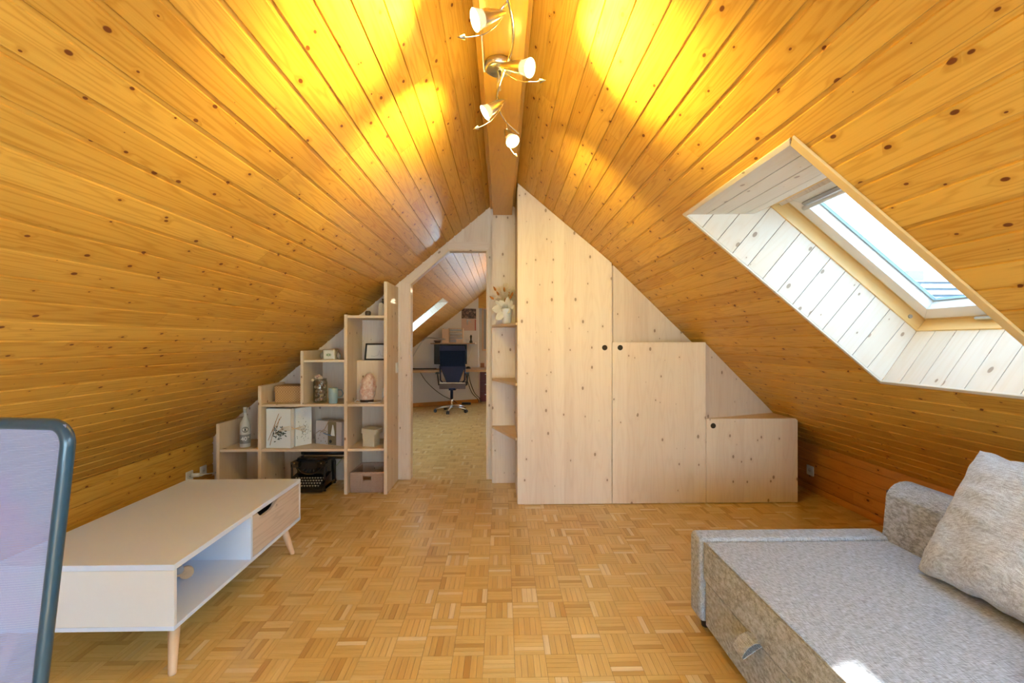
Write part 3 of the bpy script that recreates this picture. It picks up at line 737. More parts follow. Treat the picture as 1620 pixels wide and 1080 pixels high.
for sx_, sy_, bx_, by_ in ((1, -1, -1.240, 1.742), (1, 1, -1.237, 2.715), (-1, -1, -1.88, 1.742), (-1, 1, -1.88, 2.775)):
    tx, ty = bx_ - sx_*.028, by_ - sy_*.05
    m = MB(); m.tube([(bx_, by_, .0), (bx_, by_, .004), (tx, ty, .172)], [.0125, .014, .021], 20); m.build('leg', beech, ct)
# rattle in the open compartment
ra = thing('wooden_rattle', 'small wooden rattle with teal and grey beads in the open table compartment', 'toy', (-1.42, 2.06, .19))
for y, x, r in ((2.075, -1.415, .028), (2.02, -1.462, .024)):
    m = MB(); T = Matrix.Rotation(.6, 4, 'Z'); a = T @ Vector((0, .007, 0)); c = Vector((x, y, .1895+r)); m.tube([c-a, c+a], r, 24); m.build('wheel', beech, ra, bevel=.002)
m = MB(); m.tube([(-1.462, 2.02, .215), (-1.415, 2.075, .217)], .007, 10); m.build('rod', beech, ra)
teal = plain('teal_paint', (.12, .42, .46), .5); gb = plain('grey_bead', (.40, .43, .50), .5)
for (x, y, z, r, mt) in ((-1.448, 2.030, .232, .018, teal), (-1.432, 2.050, .24, .02, gb), (-1.47, 2.0, .205, .0155, teal)):
    m = MB(); m.lathe([(r*math.sin(t*math.pi/10), -r*math.cos(t*math.pi/10)) for t in range(11)], (x, y, z), 16); m.build('bead', mt, ra)

# ------------------------------------------------------------------ shelf contents
def frosted():
    return plain('frosted_grey_glass', (.55, .56, .58), .35, coat=.3)
b = MB(); bx, by = -2.15, 3.862
b.lathe([(0, 0), (.037, 0), (.040, .004), (.040, .185), (.036, .205), (.020, .235), (.0135, .255), (.0125, .318), (.015, .320), (.015, .330), (0, .330)], (bx, by, .374), 28)
bo = b.build('spirits_bottle', frosted(), None, label='frosted grey spirits bottle on the lowest left shelf', cat='bottle')
m = MB(); m.lathe([(.0408, .0), (.0408, .075)], (bx, by, .405), 28); m.build('band', plain('grey_band', (.22, .23, .25), .5), bo)
m = MB(); m.tube([(bx, by, .66), (bx, by, .704)], .0142, 16); m.build('cap', plain('grey_cap', (.40, .40, .40), .4), bo)
def disc_on(cx, cy, r, rr0, rr1, z, a0=-math.pi/2): # curved ring decal on cylinder
    pts = []
    for k in range(24):
        t = 2*math.pi*k/24; pts.append((rr0*math.cos(t), rr0*math.sin(t), rr1*math.cos(t), rr1*math.sin(t)))
    mb = MB()
    for k in range(24):
        A, B = pts[k], pts[(k+1) % 24]
        def P(u, w): a = a0 + u/r; return (cx + (r+.0008)*math.cos(a), cy + (r+.0008)*math.sin(a), z + w)
        mb.face([P(A[0], A[1]), P(A[2], A[3]), P(B[2], B[3]), P(B[0], B[1])])
    return mb
dk = plain('dark_print', (.03, .035, .05), .5); wp = plain('white_print', (.85, .85, .85), .5)
af = math.atan2(-by, -bx)
disc_on(bx, by, .040, .0005, .024, .374+.148, af).build('emblem', dk, bo, label='dark round swirl emblem')
mm = disc_on(bx, by, .0403, .011, .013, .374+.148, af)
m2 = disc_on(bx, by, .0403, .018, .0195, .374+.148, af); n0 = len(mm.v)
mm.v += m2.v; mm.f += [tuple(i+n0 for i in f) for f in m2.f]; mm.uv += m2.uv; mm.t += m2.t; mm.sm += m2.sm
mm.build('emblem_ring', wp, bo)
text_mesh('lettering', '40°', .046, (bx+.0425*math.cos(af), by+.0425*math.sin(af), .445), (math.pi/2, 0, af+math.pi/2), wp, bo)

# plaited box with lid
bb = thing('plaited_box', 'honey coloured plaited bamboo box on the middle left shelf', 'box', (-1.79, 3.98, .741))
def softbox(x0, y0, x1, y1, z0, z1, r, T=None):
    mb = MB(); R_ = [Vector((x, y, 0)) for x, y in rrect(x0, y0, x1, y1, r, 5)]; n = len(R_); per = 0
    for i in range(n):
        a, c = R_[i], R_[(i+1) % n]; L = (c-a).length
        q = [(a.x, a.y, z0), (c.x, c.y, z0), (c.x, c.y, z1), (a.x, a.y, z1)]
        if T: q = [tuple(T @ Vector(p)) for p in q]
        mb.face(q, [(per, 0), (per+L, 0), (per+L, z1-z0), (per, z1-z0)], .5, False); per += L
    for z, rv in ((z1, False), (z0, True)):
        q = [(p.x, p.y, z) for p in R_]; q = q[::-1] if rv else q; uv = [(a[0], a[1]) for a in q]
        if T: q = [tuple(T @ Vector(p)) for p in q]
        mb.face(q, uv)
    return mb
softbox(-1.918, 3.875, -1.665, 4.10, .7415, .83, .02).build('body', bamboo, bb, bevel=0)
softbox(-1.922, 3.871, -1.661, 4.104, .8305, .878, .022).build('lid', bamboo, bb)

# memory book
mb_ = thing('memory_book', 'white memory book with dried stems standing open on the lower wide shelf', 'book', (-1.80, 3.86, .374))
bookw = plain('white_linen_cover', (.78, .82, .84), .8, nz=.05); gsp = plain('grey_spine', (.55, .57, .62), .8)
def obox(p, q, dep, z0, z1):   # box whose front face runs p->q in plan
    p, q = Vector((*p, 0)), Vector((*q, 0)); d = (q-p).normalized(); n = Vector((-d.y, d.x, 0))
    if n.y < 0: n = -n
    mb = MB(); mb.poly([(p.x, p.y, z0), (q.x, q.y, z0), (q.x, q.y, z1), (p.x, p.y, z1)], n*dep); return mb
obox((-1.945, 3.800), (-1.737, 3.783), .05, .3745, .70).build('left_cover', bookw, mb_, bevel=.002)
obox((-1.728, 3.852), (-1.640, 3.965), .02, .3745, .694).build('right_cover', bookw, mb_, bevel=.002)
obox((-1.760, 3.842), (-1.720, 3.885), .02, .3745, .685).build('spine', gsp, mb_, bevel=.002)
stem = plain('dried_stem', (.45, .28, .14), .8); leafd = plain('dark_dried_leaf', (.035, .06, .055), .7); raf = plain('raffia', (.72, .56, .36), .8)
RL = random.Random(5)
for a, c in (((-1.925, .44), (-1.835, .66)), ((-1.90, .50), (-1.815, .635)), ((-1.91, .40), (-1.86, .60)), ((-1.87, .49), (-1.83, .62))):
    m = MB(); m.tube([(a[0], 3.793, a[1]), ((a[0]+c[0])/2+.004, 3.786, (a[1]+c[1])/2), (c[0], 3.786, c[1])], .002, 5); m.build('dried_stem', stem, mb_)
def leafblob(mb, x, y, z, sz):
    a = RL.random()*6.28; d = Vector((math.cos(a), -.3, math.sin(a)))*sz; n = Vector((-math.sin(a), 0, math.cos(a)))*sz*.35; c = Vector((x, y, z))
    mb.face([c-d, c+n+Vector((0, -.002, 0)), c+d, c-n+Vector((0, -.002, 0))])
m = MB()
for _ in range(38): leafblob(m, RL.gauss(-1.832, .026), 3.784-RL.random()*.008, RL.gauss(.50, .022)+0, .013)
m.build('leaf_sprig', leafd, mb_, kind='stuff')
m = MB()
for _ in range(44):
    t = min(.95, max(.1, RL.gauss(.6, .2))); z = RL.gauss(.50, .045)
    leafblob(m, -1.728+.088*t-.006, 3.852+.113*t-.006, z, .010)
m.build('leaf_sprig', leafd, mb_, kind='stuff')
for dz in (-.006, 0, .006, .011):
    m = MB(); m.tube([(-1.86, 3.79, .49+dz), (-1.80, 3.780, .53+dz*1.5), (-1.745, 3.782, .535+dz*2), (-1.72, 3.82, .53), (-1.69, 3.885, .515+dz*2), (-1.67, 3.915, .50+dz*3)], .002, 5); m.build('raffia_strand', raf, mb_)
dd_ = Vector((.088, .113, 0)).normalized()
text_mesh('lettering', 'V-25', .048, (-1.690, 3.896, .645), (math.pi/2, -.75, math.atan2(dd_.y, dd_.x)), wp, mb_)

# decorated keepsake box
kb = thing('keepsake_box', 'grey keepsake box with olive panel and dried twigs on the lower wide shelf', 'box', (-1.46, 3.95, .374))
P_, Q_ = Vector((-1.607, 3.967, 0)), Vector((-1.348, 3.858, 0)); D_ = (Q_-P_).normalized(); N_ = Vector((D_.y, -D_.x, 0))
greyb = plain('mauve_grey_card', (.52, .48, .50), .85); olive = plain('olive_card', (.20, .16, .10), .85)
obox(P_[:2], Q_[:2], .10, .3745, .575).build('body', greyb, kb, bevel=.002)
def onface(t0, t1, z0, z1, off=.001, th=.001):
    a, c = P_+D_*t0+N_*off, P_+D_*t1+N_*off; return obox(a[:2], c[:2], th, z0, z1)
onface(.135, .225, .377, .573, .0015, .001).build('olive_panel', olive, kb)
m = MB(); F = lambda t, z, o=.004: tuple(P_+D_*t+N_*o+Vector((0, 0, z)))
for tt in ((.0, .46, .05, .49, .12, .475), (.05, .47, .09, .50, .13, .485), (.09, .49, .125, .54, .15, .585)):
    m.tube([F(tt[0], tt[1]), F(tt[2], tt[3]), F(tt[4], tt[5])], .0022, 5)
m.build('twig', stem, kb)
m = MB(); m.tube([F(.09, .470), F(.12, .462), F(.16, .458), F(.175, .455)], .004, 6); m.build('ribbon', plain('blue_ribbon', (.12, .22, .42), .5), kb)
m = MB(); m.poly([F(.168, .455, .003), F(.212, .455, .003), F(.206, .50, .003), F(.196, .545, .003), (*F(.188, .548, .003)[:2], .548), F(.178, .50, .003)], N_*.002); m.build('bell_cutout', bookw, kb)
m = MB(); m.tube([F(.165, .405, .001), F(.165, .405, .004)], .014, 14); m.build('dark_oval', blackpl, kb)
for t, z in ((.03, .42), (.06, .40), (.09, .43), (.11, .40), (.045, .45), (.12, .385)):
    m = MB(); m.tube([F(t, z, .0005), F(t, z, .002)], .004, 8); m.build('dot', olive, kb)

# glass jar of shells
jx, jy, jz = -1.520, 3.845, .7415
jr = thing('glass_jar', 'clear glass jar full of seashells on the middle shelf left of the mug', 'jar', (jx, jy, jz))
m = MB(); m.lathe([(0, .001), (.050, .001), (.055, .006), (.056, .17), (.050, .185), (.050, .20), (.053, .203), (.050, .2035), (.048, .20), (.048, .185), (.053, .17), (.052, .008), (0, .006)], (jx, jy, jz), 28); m.build('glass', jar_m, jr)
shellm = [plain('shell_cream', (.72, .60, .46), .5), plain('shell_brown', (.28, .16, .12), .5), plain('shell_grey', (.50, .45, .42), .5), plain('shell_rose', (.60, .40, .34), .5)]
RS = random.Random(3)
def shell(mb, c, r):
    c = Vector(c); ax = Matrix.Rotation(RS.random()*6, 4, 'X') @ Matrix.Rotation(RS.random()*6, 4, 'Z')
    mb.lathe([(r*f*(1+.12*math.sin(i*2.2)), r*(z)) for i, (f, z) in enumerate(((.05, -1), (.5, -.7), (.8, -.3), (1, 0), (.75, .4), (.4, .8), (.05, 1.2)))], c, 8, ax)
for q in range(80):
    a = RS.random()*6.28; rr = .036*math.sqrt(RS.random()); m = MB(); shell(m, (jx+rr*math.cos(a), jy+rr*math.sin(a), jz+.02+RS.random()*.165), RS.uniform(.009, .015)); m.build('seashell', shellm[q % 4], jr)
for q in range(7):
    m = MB(); a = q*.9; shell(m, (jx-.012+.018*math.cos(a), jy+.018*math.sin(a), jz+.205+.008*(q % 3)), .016); m.build('seashell', shellm[(0, 3, 0, 1)[q % 4]], jr)
m = MB(); shell(m, (jx-.055, jy-.02, jz+.19), .014); m.tube([(jx-.045, jy-.01, jz+.195), (jx-.01, jy, jz+.20)], .004, 6); m.build('seashell', shellm[0], jr)

mg = MB(); mg.lathe([(0, 0), (.033, 0), (.036, .004), (.039, .125), (.0375, .127), (.036, .125), (.033, .008), (0, .006)], (-1.402, 3.815, .7415), 28)
mo = mg.build('mug', plain('blue_grey_glaze', (.30, .42, .48), .3, coat=.4), None, label='blue-grey mug right of the shell jar', cat='mug')
m = MB(); m.tube([(-1.366, 3.82, .852), (-1.335, 3.825, .850), (-1.325, 3.828, .82), (-1.335, 3.825, .795), (-1.367, 3.82, .785)], .005, 8); m.build('handle', plain('blue_grey_glaze2', (.25, .33, .38), .3), mo)

# birds and tin
def bird(x, y, z, lab, flip):
    m = MB(); m.grid(lambda u, v: Vector((x + (.021 if u < .75 else .017)*math.sin(min(1, u*1.25)*math.pi*.98+.02)*math.cos(v*6.2832)*(1-.35*u) + flip*.010*u, y + .021*math.sin(min(1, u*1.12)*math.pi*.9+.03)*math.sin(v*6.2832)*(1-.3*u), z+.082*u)), 14, 14)
    o = m.build('bird_figurine', plain('grey_stone_glaze', (.30, .28, .27), .6, nz=.3), None, label=lab, cat='figurine')
    m = MB(); m.tube([(x+flip*.016, y-.006, z+.070), (x+flip*.027, y-.010, z+.071)], [.004, .0008], 8); m.build('beak', stem, o)
bird(-1.520, 3.872, 1.1045, 'grey bird figurine standing left of the flowered tin', 1)
bird(-1.372, 3.872, 1.1045, 'grey bird figurine standing right of the flowered tin', -1)
tn_ = softbox(-1.497, 3.84, -1.400, 3.92, 1.1045, 1.182, .012).build('tin', plain('cream_tin', (.70, .68, .60), .4), None, label='cream tin with green leaf picture between two birds', cat='tin')
m = softbox(-1.499, 3.838, -1.398, 3.922, 1.1825, 1.190, .013); m.build('lid', plain('tin_edge', (.38, .28, .2), .4), tn_)
m = MB(); m.box(-1.486, 3.8385, 1.113, -1.411, 3.8398, 1.172); m.build('label_panel', plain('label_white', (.80, .80, .76), .5), tn_)
m = MB()
for a in range(7):
    t = a*.9; c = Vector((-1.448+.014*math.cos(t), 3.837, 1.142+.009*math.sin(t))); d = Vector((math.cos(t), 0, math.sin(t)*.8)); n = Vector((-d.z, 0, d.x))
    m.face([c-d*.012, c+n*.004, c+d*.012, c-n*.004])
m.build('leaf_print', plain('green_print', (.12, .25, .08), .6), tn_)

# top shelf: tealight and tagged bottle
m = MB(); m.lathe([(0, 0), (.018, 0), (.023, .012), (.024, .03), (.018, .043), (.015, .040), (.0, .036)], (-1.128, 3.86, 1.4685), 18)
m.build('tealight_holder', plain('dark_brown_ceramic', (.06, .04, .03), .4), None, label='small dark round tealight holder on the top shelf', cat='candle holder')
tbx, tby = -1.005, 3.875
m = MB(); m.lathe([(0, 0), (.026, 0), (.028, .005), (.028, .10), (.018, .122), (.011, .130), (.011, .145), (.013, .147), (0, .148)], (tbx, tby, 1.4685), 18)
tb_ = m.build('tagged_bottle', plain('dark_bottle', (.10, .09, .08), .25, coat=.4), None, label='small dark bottle with beige paper tag on the top shelf', cat='bottle')
m = MB(); m.poly([(tbx-.034, tby-.031, 1.472), (tbx+.012, tby-.033, 1.470), (tbx+.014, tby-.031, 1.565), (tbx+.0, tby-.029, 1.578), (tbx-.018, tby-.029, 1.577), (tbx-.030, tby-.030, 1.562)], (0, -.001, 0)); m.build('paper_tag', plain('kraft_tag', (.55, .46, .36), .8), tb_)
m = MB(); m.tube([(tbx-.008, tby-.031, 1.572), (tbx-.006, tby-.013, 1.598), (tbx+.008, tby-.010, 1.60)], .0012, 5); m.build('string', raf, tb_)

# picture frame leaning on the ledge
pf = thing('picture_frame', 'black picture frame with pale drawing leaning in the upper right compartment', 'picture', (-1.095, 4.03, 1.0895))
T = Matrix.Translation((-1.092, 4.018, 1.090)) @ Matrix.Rotation(.0, 4, 'Y') @ Matrix.Rotation(-.28, 4, 'X')
for x0, z0, x1, z1 in ((-.115, 0, .115, .014), (-.115, .140, .115, .154), (-.115, .014, -.101, .140), (.101, .014, .115, .140)):
    m = MB(); m.box(x0, 0, z0, x1, .014, z1, T=T); m.build('frame_side', blackpl, pf)
m = MB(); m.box(-.1015, .005, .0135, .1015, .009, .1405, T=T); m.build('sheet', plain('paper', (.72, .70, .70), .8), pf)
m = MB(); m.tube([T @ Vector(p) for p in ((-.06, .004, .04), (-.03, .004, .036), (0, .004, .045), (.012, .004, .09), (.022, .004, .045), (.05, .004, .038), (.08, .004, .04))], .0012, 5); m.build('line_drawing', plain('pencil', (.3, .3, .33), .8), pf)

# salt lamp
sx0, sy0, sz0 = -1.140, 3.872, .741
slp = thing('salt_lamp', 'rough pink salt crystal lamp with white cord', 'lamp', (sx0, sy0, sz0))
m = MB(); m.lathe([(0, .0005), (.052, .0005), (.055, .004), (.055, .020), (.050, .024), (0, .024)], (sx0, sy0, sz0), 28); m.build('base', plain('dark_wood_base', (.03, .012, .01), .4), slp)
def salt(u, v):
    a = v*2*math.pi; z = u*.225
    r = (.052 + .018*math.sin(u*2.6)) * (1-u**3.2)**.55 if u < 1 else 0
    p = Vector((math.cos(a)*r*1.0, math.sin(a)*r*.85, z)); n = noise.noise(p*28+Vector((3, 1, 7)))*.013 + noise.noise(p*70)*.006
    return Vector((sx0 + p.x*(1+n*11) + .018*u, sy0 + p.y*(1+n*11), sz0+.0245+z))
ks = N('salt_crystal'); co = ks.n('ShaderNodeTexCoord').outputs['Object']; f = ks.noise(co, 35, 4, .7); cl = ks.ramp(f, [(.3, (.62, .33, .26)), (.5, (.74, .54, .47)), (.68, (.86, .78, .76))]); ks.bump(f, .004, .8); saltm = ks.done(cl, .35); ks.b.inputs['Subsurface Weight'].default_value = .25; ks.b.inputs['Subsurface Radius'].default_value = (.03, .012, .008)
m = MB(); m.grid(salt, 22, 26, smooth=False); m.build('crystal', saltm, slp)
m = MB(); m.tube([(sx0-.05, sy0-.01, .746), (sx0-.075, sy0-.02, .765), (sx0-.095, sy0-.02, .75), (sx0-.088, sy0-.035, .7445), (sx0-.04, sy0-.065, .7445), (sx0+.03, sy0-.07, .7445), (sx0+.09, sy0-.05, .7445), (sx0+.12, sy0-.01, .7445), (sx0+.11, sy0+.06, .75), (sx0+.12, sy0+.113, .79)], .003, 8); m.build('cord', whitepl, slp)
m = MB(); m.box(sx0+.03, sy0-.080, .742, sx0+.085, sy0-.060, .751); m.build('cord_switch', whitepl, slp, bevel=.003)

# small lidded basket
T = Matrix.Translation((-1.108, 3.885, .3745)) @ Matrix.Rotation(-.25, 4, 'Z')
lb = thing('lidded_basket', 'small cream woven basket with overhanging lid', 'basket', (-1.108, 3.885, .3745))
softbox(-.055, -.05, .055, .05, 0, .118, .010, T).build('body', seagr, lb)
softbox(-.068, -.063, .068, .063, .108, .148, .012, T @ Matrix.Rotation(.06, 4, 'Y')).build('lid', seagr, lb, label='darker woven lid')

# willow basket
wb = thing('willow_basket', 'pinkish brown willow drawer basket on the floor in the shelving', 'basket', (-1.115, 3.965, 0))
x0, x1, y0, y1 = -1.257, -.976, 3.80, 4.12
def wall_w(name, a, c, th, z0=.003, z1=.160, holes=False):
    a, c = Vector(a), Vector(c); d = (c-a); L = d.length; d.normalize(); n = Vector((-d.y, d.x, 0))*th
    def seg(m, t0, t1, za, zb):
        for off, fl_ in ((0, 1), (1, -1)):
            q = [a+d*t0+n*off+Vector((0, 0, za)), a+d*t1+n*off+Vector((0, 0, za)), a+d*t1+n*off+Vector((0, 0, zb)), a+d*t0+n*off+Vector((0, 0, zb))]
            uv = [(t0, za), (t1, za), (t1, zb), (t0, zb)]
            if fl_ < 0: q, uv = q[::-1], uv[::-1]
            m.face(q, uv)
        A = a+d*t0; B = a+d*t1
        m.face([A+Vector((0, 0, zb)), B+Vector((0, 0, zb)), B+n+Vector((0, 0, zb)), A+n+Vector((0, 0, zb))], [(t0, 0), (t1, 0), (t1, th), (t0, th)])
        m.face([A+n+Vector((0, 0, za)), B+n+Vector((0, 0, za)), B+Vector((0, 0, za)), A+Vector((0, 0, za))], [(t0, 0), (t1, 0), (t1, th), (t0, th)])
    m = MB()
    if holes:
        h0, h1 = L/2-.033, L/2+.033
        seg(m, 0, h0, z0, z1); seg(m, h1, L, z0, z1); seg(m, h0, h1, z0, .105); seg(m, h0, h1, .138, z1)
    else: seg(m, 0, L, z0, z1)
    m.build(name, wick, wb)
wall_w('front_wall', (x0, y0, 0), (x1, y0, 0), .010, holes=True)
wall_w('rear_wall', (x1, y1, 0), (x0, y1, 0), .010, holes=True)
wall_w('side_wall', (x1, y0+.011, 0), (x1, y1-.011, 0), .010); wall_w('side_wall', (x0, y1-.011, 0), (x0, y0+.011, 0), .010)
m = MB(); m.box(x0+.01, y0+.01, .002, x1-.01, y1-.01, .008); m.build('bottom', wick_d, wb)
m = MB(); m.tube([(x0+.004, y0+.004, .163), (x1-.004, y0+.004, .163), (x1-.004, y1-.004, .163), (x0+.004, y1-.004, .163)], .0085, 8, closed=True); m.build('rim', wick, wb)
m = MB(); hx = (x0+x1)/2; m.tube([(hx-.034, y0-.001, .104), (hx+.034, y0-.001, .104), (hx+.034, y0-.001, .140), (hx-.034, y0-.001, .140)], .0045, 6, closed=True); m.build('grip_rim', wick, wb)
for k in range(24):
    m = MB(); x = x0+.010+(x1-x0-.02)*k/23
    if abs(x-hx) < .04: m.tube([(x, y0-.001, .006), (x, y0-.001, .098)], .003, 5)
    else: m.tube([(x, y0-.001, .006), (x, y0-.001, .155)], .003, 5)
    m.build('stake', wick, wb)

# ------------------------------------------------------------------ typewriter
tw = thing('typewriter', 'antique black typewriter on the floor under the wide shelf', 'typewriter', (-1.62, 3.96, 0))
m = MB()
for x in (-1.765, -1.495):
    m.box(x, 3.84, .015, x+.018, 4.09, .045); m.box(x, 3.84, .225, x+.018, 4.05, .245); m.box(x+.002, 3.842, .03, x+.016, 3.857, .24); m.box(x+.002, 4.06, .03, x+.016, 4.08, .23)
m.box(-1.765, 4.07, .015, -1.477, 4.09, .20); m.box(-1.765, 3.842, .20, -1.70, 3.90, .243); m.box(-1.545, 3.842, .20, -1.477, 3.90, .243)
m.build('frame', blackm, tw, bevel=.003)
for x in (-1.757, -1.486):
    for y in (3.85, 4.075): 
        m = MB(); m.tube([(x, y, 0), (x, y, .02)], [.013, .010], 12); m.build('foot', blackpl, tw)
m = MB(); m.poly([(-1.765, 3.775, .014), (-1.765, 3.99, .014), (-1.765, 3.99, .13), (-1.765, 3.87, .115), (-1.765, 3.80, .055), (-1.765, 3.775, .045)], (.288, 0, 0)); m.build('keyboard_bed', blackm, tw, bevel=.003)
m = MB()   # curved type basket
for k in range(11):
    a = math.pi + math.pi*k/10; cx, cz = -1.622, .232
    m.tube([(cx+.035*math.cos(a), 3.97, cz+.02*math.sin(a)), (cx+.105*math.cos(a), 3.875, cz+.085*math.sin(a))], .0045, 6)
m.build('type_bars', blackm, tw, kind='stuff')
m = MB()
arcp = [(-1.622+.115*math.cos(math.pi+math.pi*k/16), 3.87, .238+.10*math.sin(math.pi+math.pi*k/16)) for k in range(17)]
m.tube(arcp, .009, 8); m.build('basket_rim', blackm, tw)
m = MB(); m.poly([(x, 3.90, z) for x, y, z in arcp], (0, .09, 0)); m.build('basket_body', blackpl, tw)
m = MB()
for r_ in range(4):
    for c_ in range(11):
        x = -1.742 + .0225*c_ + .006*r_; y = 3.795 + .021*r_; z = .062 + .0155*r_
        m.tube([(x, y+.004, z-.02), (x, y, z)], .0015, 5); m.lathe([(0, .0035), (.0070, .0035), (.0078, .001), (.006, 0), (0, 0)], (x, y, z), 10)
m.build('keys', cream, tw, kind='stuff')
m = MB(); m.box(-1.72, 3.782, .035, -1.53, 3.792, .045); m.build('space_bar', blackpl, tw, bevel=.003)
m = MB(); m.box(-1.70, 3.955, .243, -1.315, 4.06, .262); m.build('carriage', blackm, tw, bevel=.003)
m = MB(); m.tube([(-1.72, 4.01, .285), (-1.345, 4.01, .285)], .021, 18); m.build('platen', blackpl, tw)
for a, b_ in ((-1.745, -1.722), (-1.343, -1.312)):
    m = MB(); m.tube([(a, 4.01, .285), (b_, 4.01, .285)], .017, 14); m.build('platen_knob', blackpl, tw)
m = MB(); m.box(-1.71, 3.975, .262, -1.35, 3.983, .272); m.build('line_scale', steel, tw)
m = MB(); m.tube([(-1.60, 3.96, .26), (-1.605, 3.93, .235), (-1.602, 3.92, .225)], .006, 8); m.build('type_guide', chrome, tw)
m = MB(); m.tube([(-1.345, 3.97, .265), (-1.375, 3.93, .245), (-1.41, 3.90, .195)], .0035, 8); m.build('return_lever', plain('brass_tip', (.55, .55, .25), .3, .6), tw)
m = MB(); m.box(-1.68, 4.065, .262, -1.46, 4.085, .315); m.box(-1.62, 4.03, .31, -1.50, 4.09, .322); m.build('paper_rest', blackm, tw, bevel=.002)
m = MB(); m.box(-1.748, 3.925, .06, -1.495, 4.07, .262); m.build('rear_body', blackm, tw, bevel=.004)
for x in (-1.733, -1.511):
    m = MB(); m.tube([(x, 3.8415, .235), (x, 3.839, .235)], .006, 10); m.build('rivet', chrome, tw)

# ------------------------------------------------------------------ vase with dried flowers
vx, vy, vz = .040, 3.90, 1.3995
vf = thing('flower_vase', 'white ribbed vase of dried flowers on the top corner shelf board', 'vase', (vx, vy, vz))
m = MB(); m.lathe([(0, 0), (.034, 0), (.036, .004), (.046, .125), (.050, .135), (.047, .136), (.043, .125), (.033, .01), (0, .01)], (vx, vy, vz), 24); m.build('vase', plain('white_ceramic', (.72, .72, .76), .4, nz=.15), vf)
RF = random.Random(9)
whl = plain('bleached_leaf', (.74, .68, .58), .7); rust = plain('rust_flower', (.42, .16, .03), .8); crm = plain('cream_grass', (.66, .58, .42), .8)
def leaf(name, base, tip, w, mat):
    base, tip = Vector(base), Vector(tip); d = tip-base; s_ = d.cross(Vector((0, 1, .2))).normalized()*w; bend = Vector((0, -.010, 0)); m = MB(); n = 7; prev = None
    for i in range(n+1):
        t = i/n; ww = math.sin(min(1, t*1.02)*math.pi)**.7 if 0 < t < 1 else 0.02; c = base + d*t + bend*math.sin(t*math.pi); cur = (c-s_*ww, c+Vector((0, .004, 0)), c+s_*ww)
        if prev: m.face([prev[0], prev[1], cur[1], cur[0]], smooth=True); m.face([prev[1], prev[2], cur[2], cur[1]], smooth=True)
        prev = cur
    m.build(name, mat, vf)
top = Vector((vx, vy, vz+.13))
for tip, w in (((-.085, 3.86, 1.53), .035), ((-.050, 3.84, 1.435), .032), ((-.02, 3.83, 1.60), .026), ((.085, 3.84, 1.60), .024), ((.105, 3.85, 1.56), .022), ((.02, 3.82, 1.57), .024), ((.07, 3.83, 1.50), .020), ((-.06, 3.86, 1.60), .02), ((.05, 3.82, 1.63), .02)):
    tp_ = Vector(tip); leaf('leaf', top + (tp_-top)*.25, tp_, w, whl)
for px_, pz in ((-.060, 1.70), (-.035, 1.66), (.022, 1.69), (.06, 1.655), (.085, 1.65), (.03, 1.60), (-.085, 1.625), (.075, 1.63)):
    tp_ = Vector((px_, 3.86+RF.uniform(-.03, .03), pz)); m = MB(); m.tube([top, top+(tp_-top)*.6+Vector((0, .005, 0)), tp_], .0012, 5); fs = m.build('flower_stem', crm, vf)
    d = (tp_-top).normalized(); m = MB(); m.tube([tp_-d*.020, tp_-d*.008, tp_+d*.010, tp_+d*.026], [.003, .010, .008, .001], 8); m.build('flower_head', rust, vf)
m = MB()
for _ in range(110):
    a = RF.uniform(-1.0, 1.0); L = RF.uniform(.09, .22); tp_ = top + Vector((math.sin(a)*L*.62, RF.uniform(-.06, .03), math.cos(a)*L))
    tp_.x = min(tp_.x, .108)
    m.tube([top, (top+tp_)/2+Vector((RF.uniform(-.01, .01), 0, .01)), tp_], .0007, 4)
    for q in range(3): c = tp_ + Vector((RF.gauss(0, .006), RF.gauss(0, .006), RF.gauss(0, .006))); m.tube([c, c+Vector((0, 0, .006))], .0022, 5)
m.build('dried_grass', crm, vf, kind='stuff')

# ------------------------------------------------------------------ sofa bed
sb = thing('sofa_bed', 'grey woven corner sofa bed pulled out under the skylight', 'sofa', (1.4, .9, 0))
def rbox(name, x0, y0, z0, x1, y1, z1, mat, par, bev=.02, seg=4, **k):
    m = MB(); m.box(x0, y0, z0, x1, y1, z1); return m.build(name, mat, par, bevel=bev, seg=seg, **k)
SY0, SY1 = -.35, 1.93
rbox('pull_out_base', .866, SY0, .045, 1.66, SY1-.012, .232, sofa_f, sb, .006)
rbox('pull_out_mattress', .858, SY0, .236, 1.665, SY1-.004, .398, sofa_f, sb, .014)
rbox('end_panel', .850, 1.932, .045, 1.70, 2.045, .405, sofa_f, sb, .022)
rbox('seat_base', 1.667, SY0, .045, 1.95, 2.0, .232, sofa_f, sb, .006)
rbox('rear_mattress', 1.668, SY0, .236, 2.0, 1.93, .385, sofa_f, sb, .014)
m = MB()
prof = [(1.672, .05), (1.672, .40), (1.690, .585)] + [(1.775+.088*math.cos(a), .560+.078*math.sin(a)) for a in [math.pi*(1-k/10)*.97+.03 for k in range(0, 11)]] + [(1.862, .05)]
m = MB(); m.poly([(x, 1.965, z) for x, z in prof], (0, SY0-1.965, 0), g=(0, 1, 0)); m.build('backrest', sofa_f, sb, bevel=.012, seg=3)
m = MB()
m.poly([(1.870, SY0, .05), (1.870, 1.965, .05), (1.870, 1.965, .55), (1.870, SY0, .55)], (.06, 0, 0)); m.build('back_frame', sofa_f, sb, bevel=.02)
for x, y in ((.90, 1.99), (1.62, 1.99), (.93, -.25), (1.85, 1.9)):
    m = MB(); m.tube([(x, y, 0), (x, y, .046)], [.018, .026], 14); m.build('leg', blackpl, sb)
m = MB()
PS = [(.864, .250), (.842, .248), (.820, .236), (.803, .214), (.797, .200), (.801, .196), (.815, .206), (.838, .222), (.864, .238)]
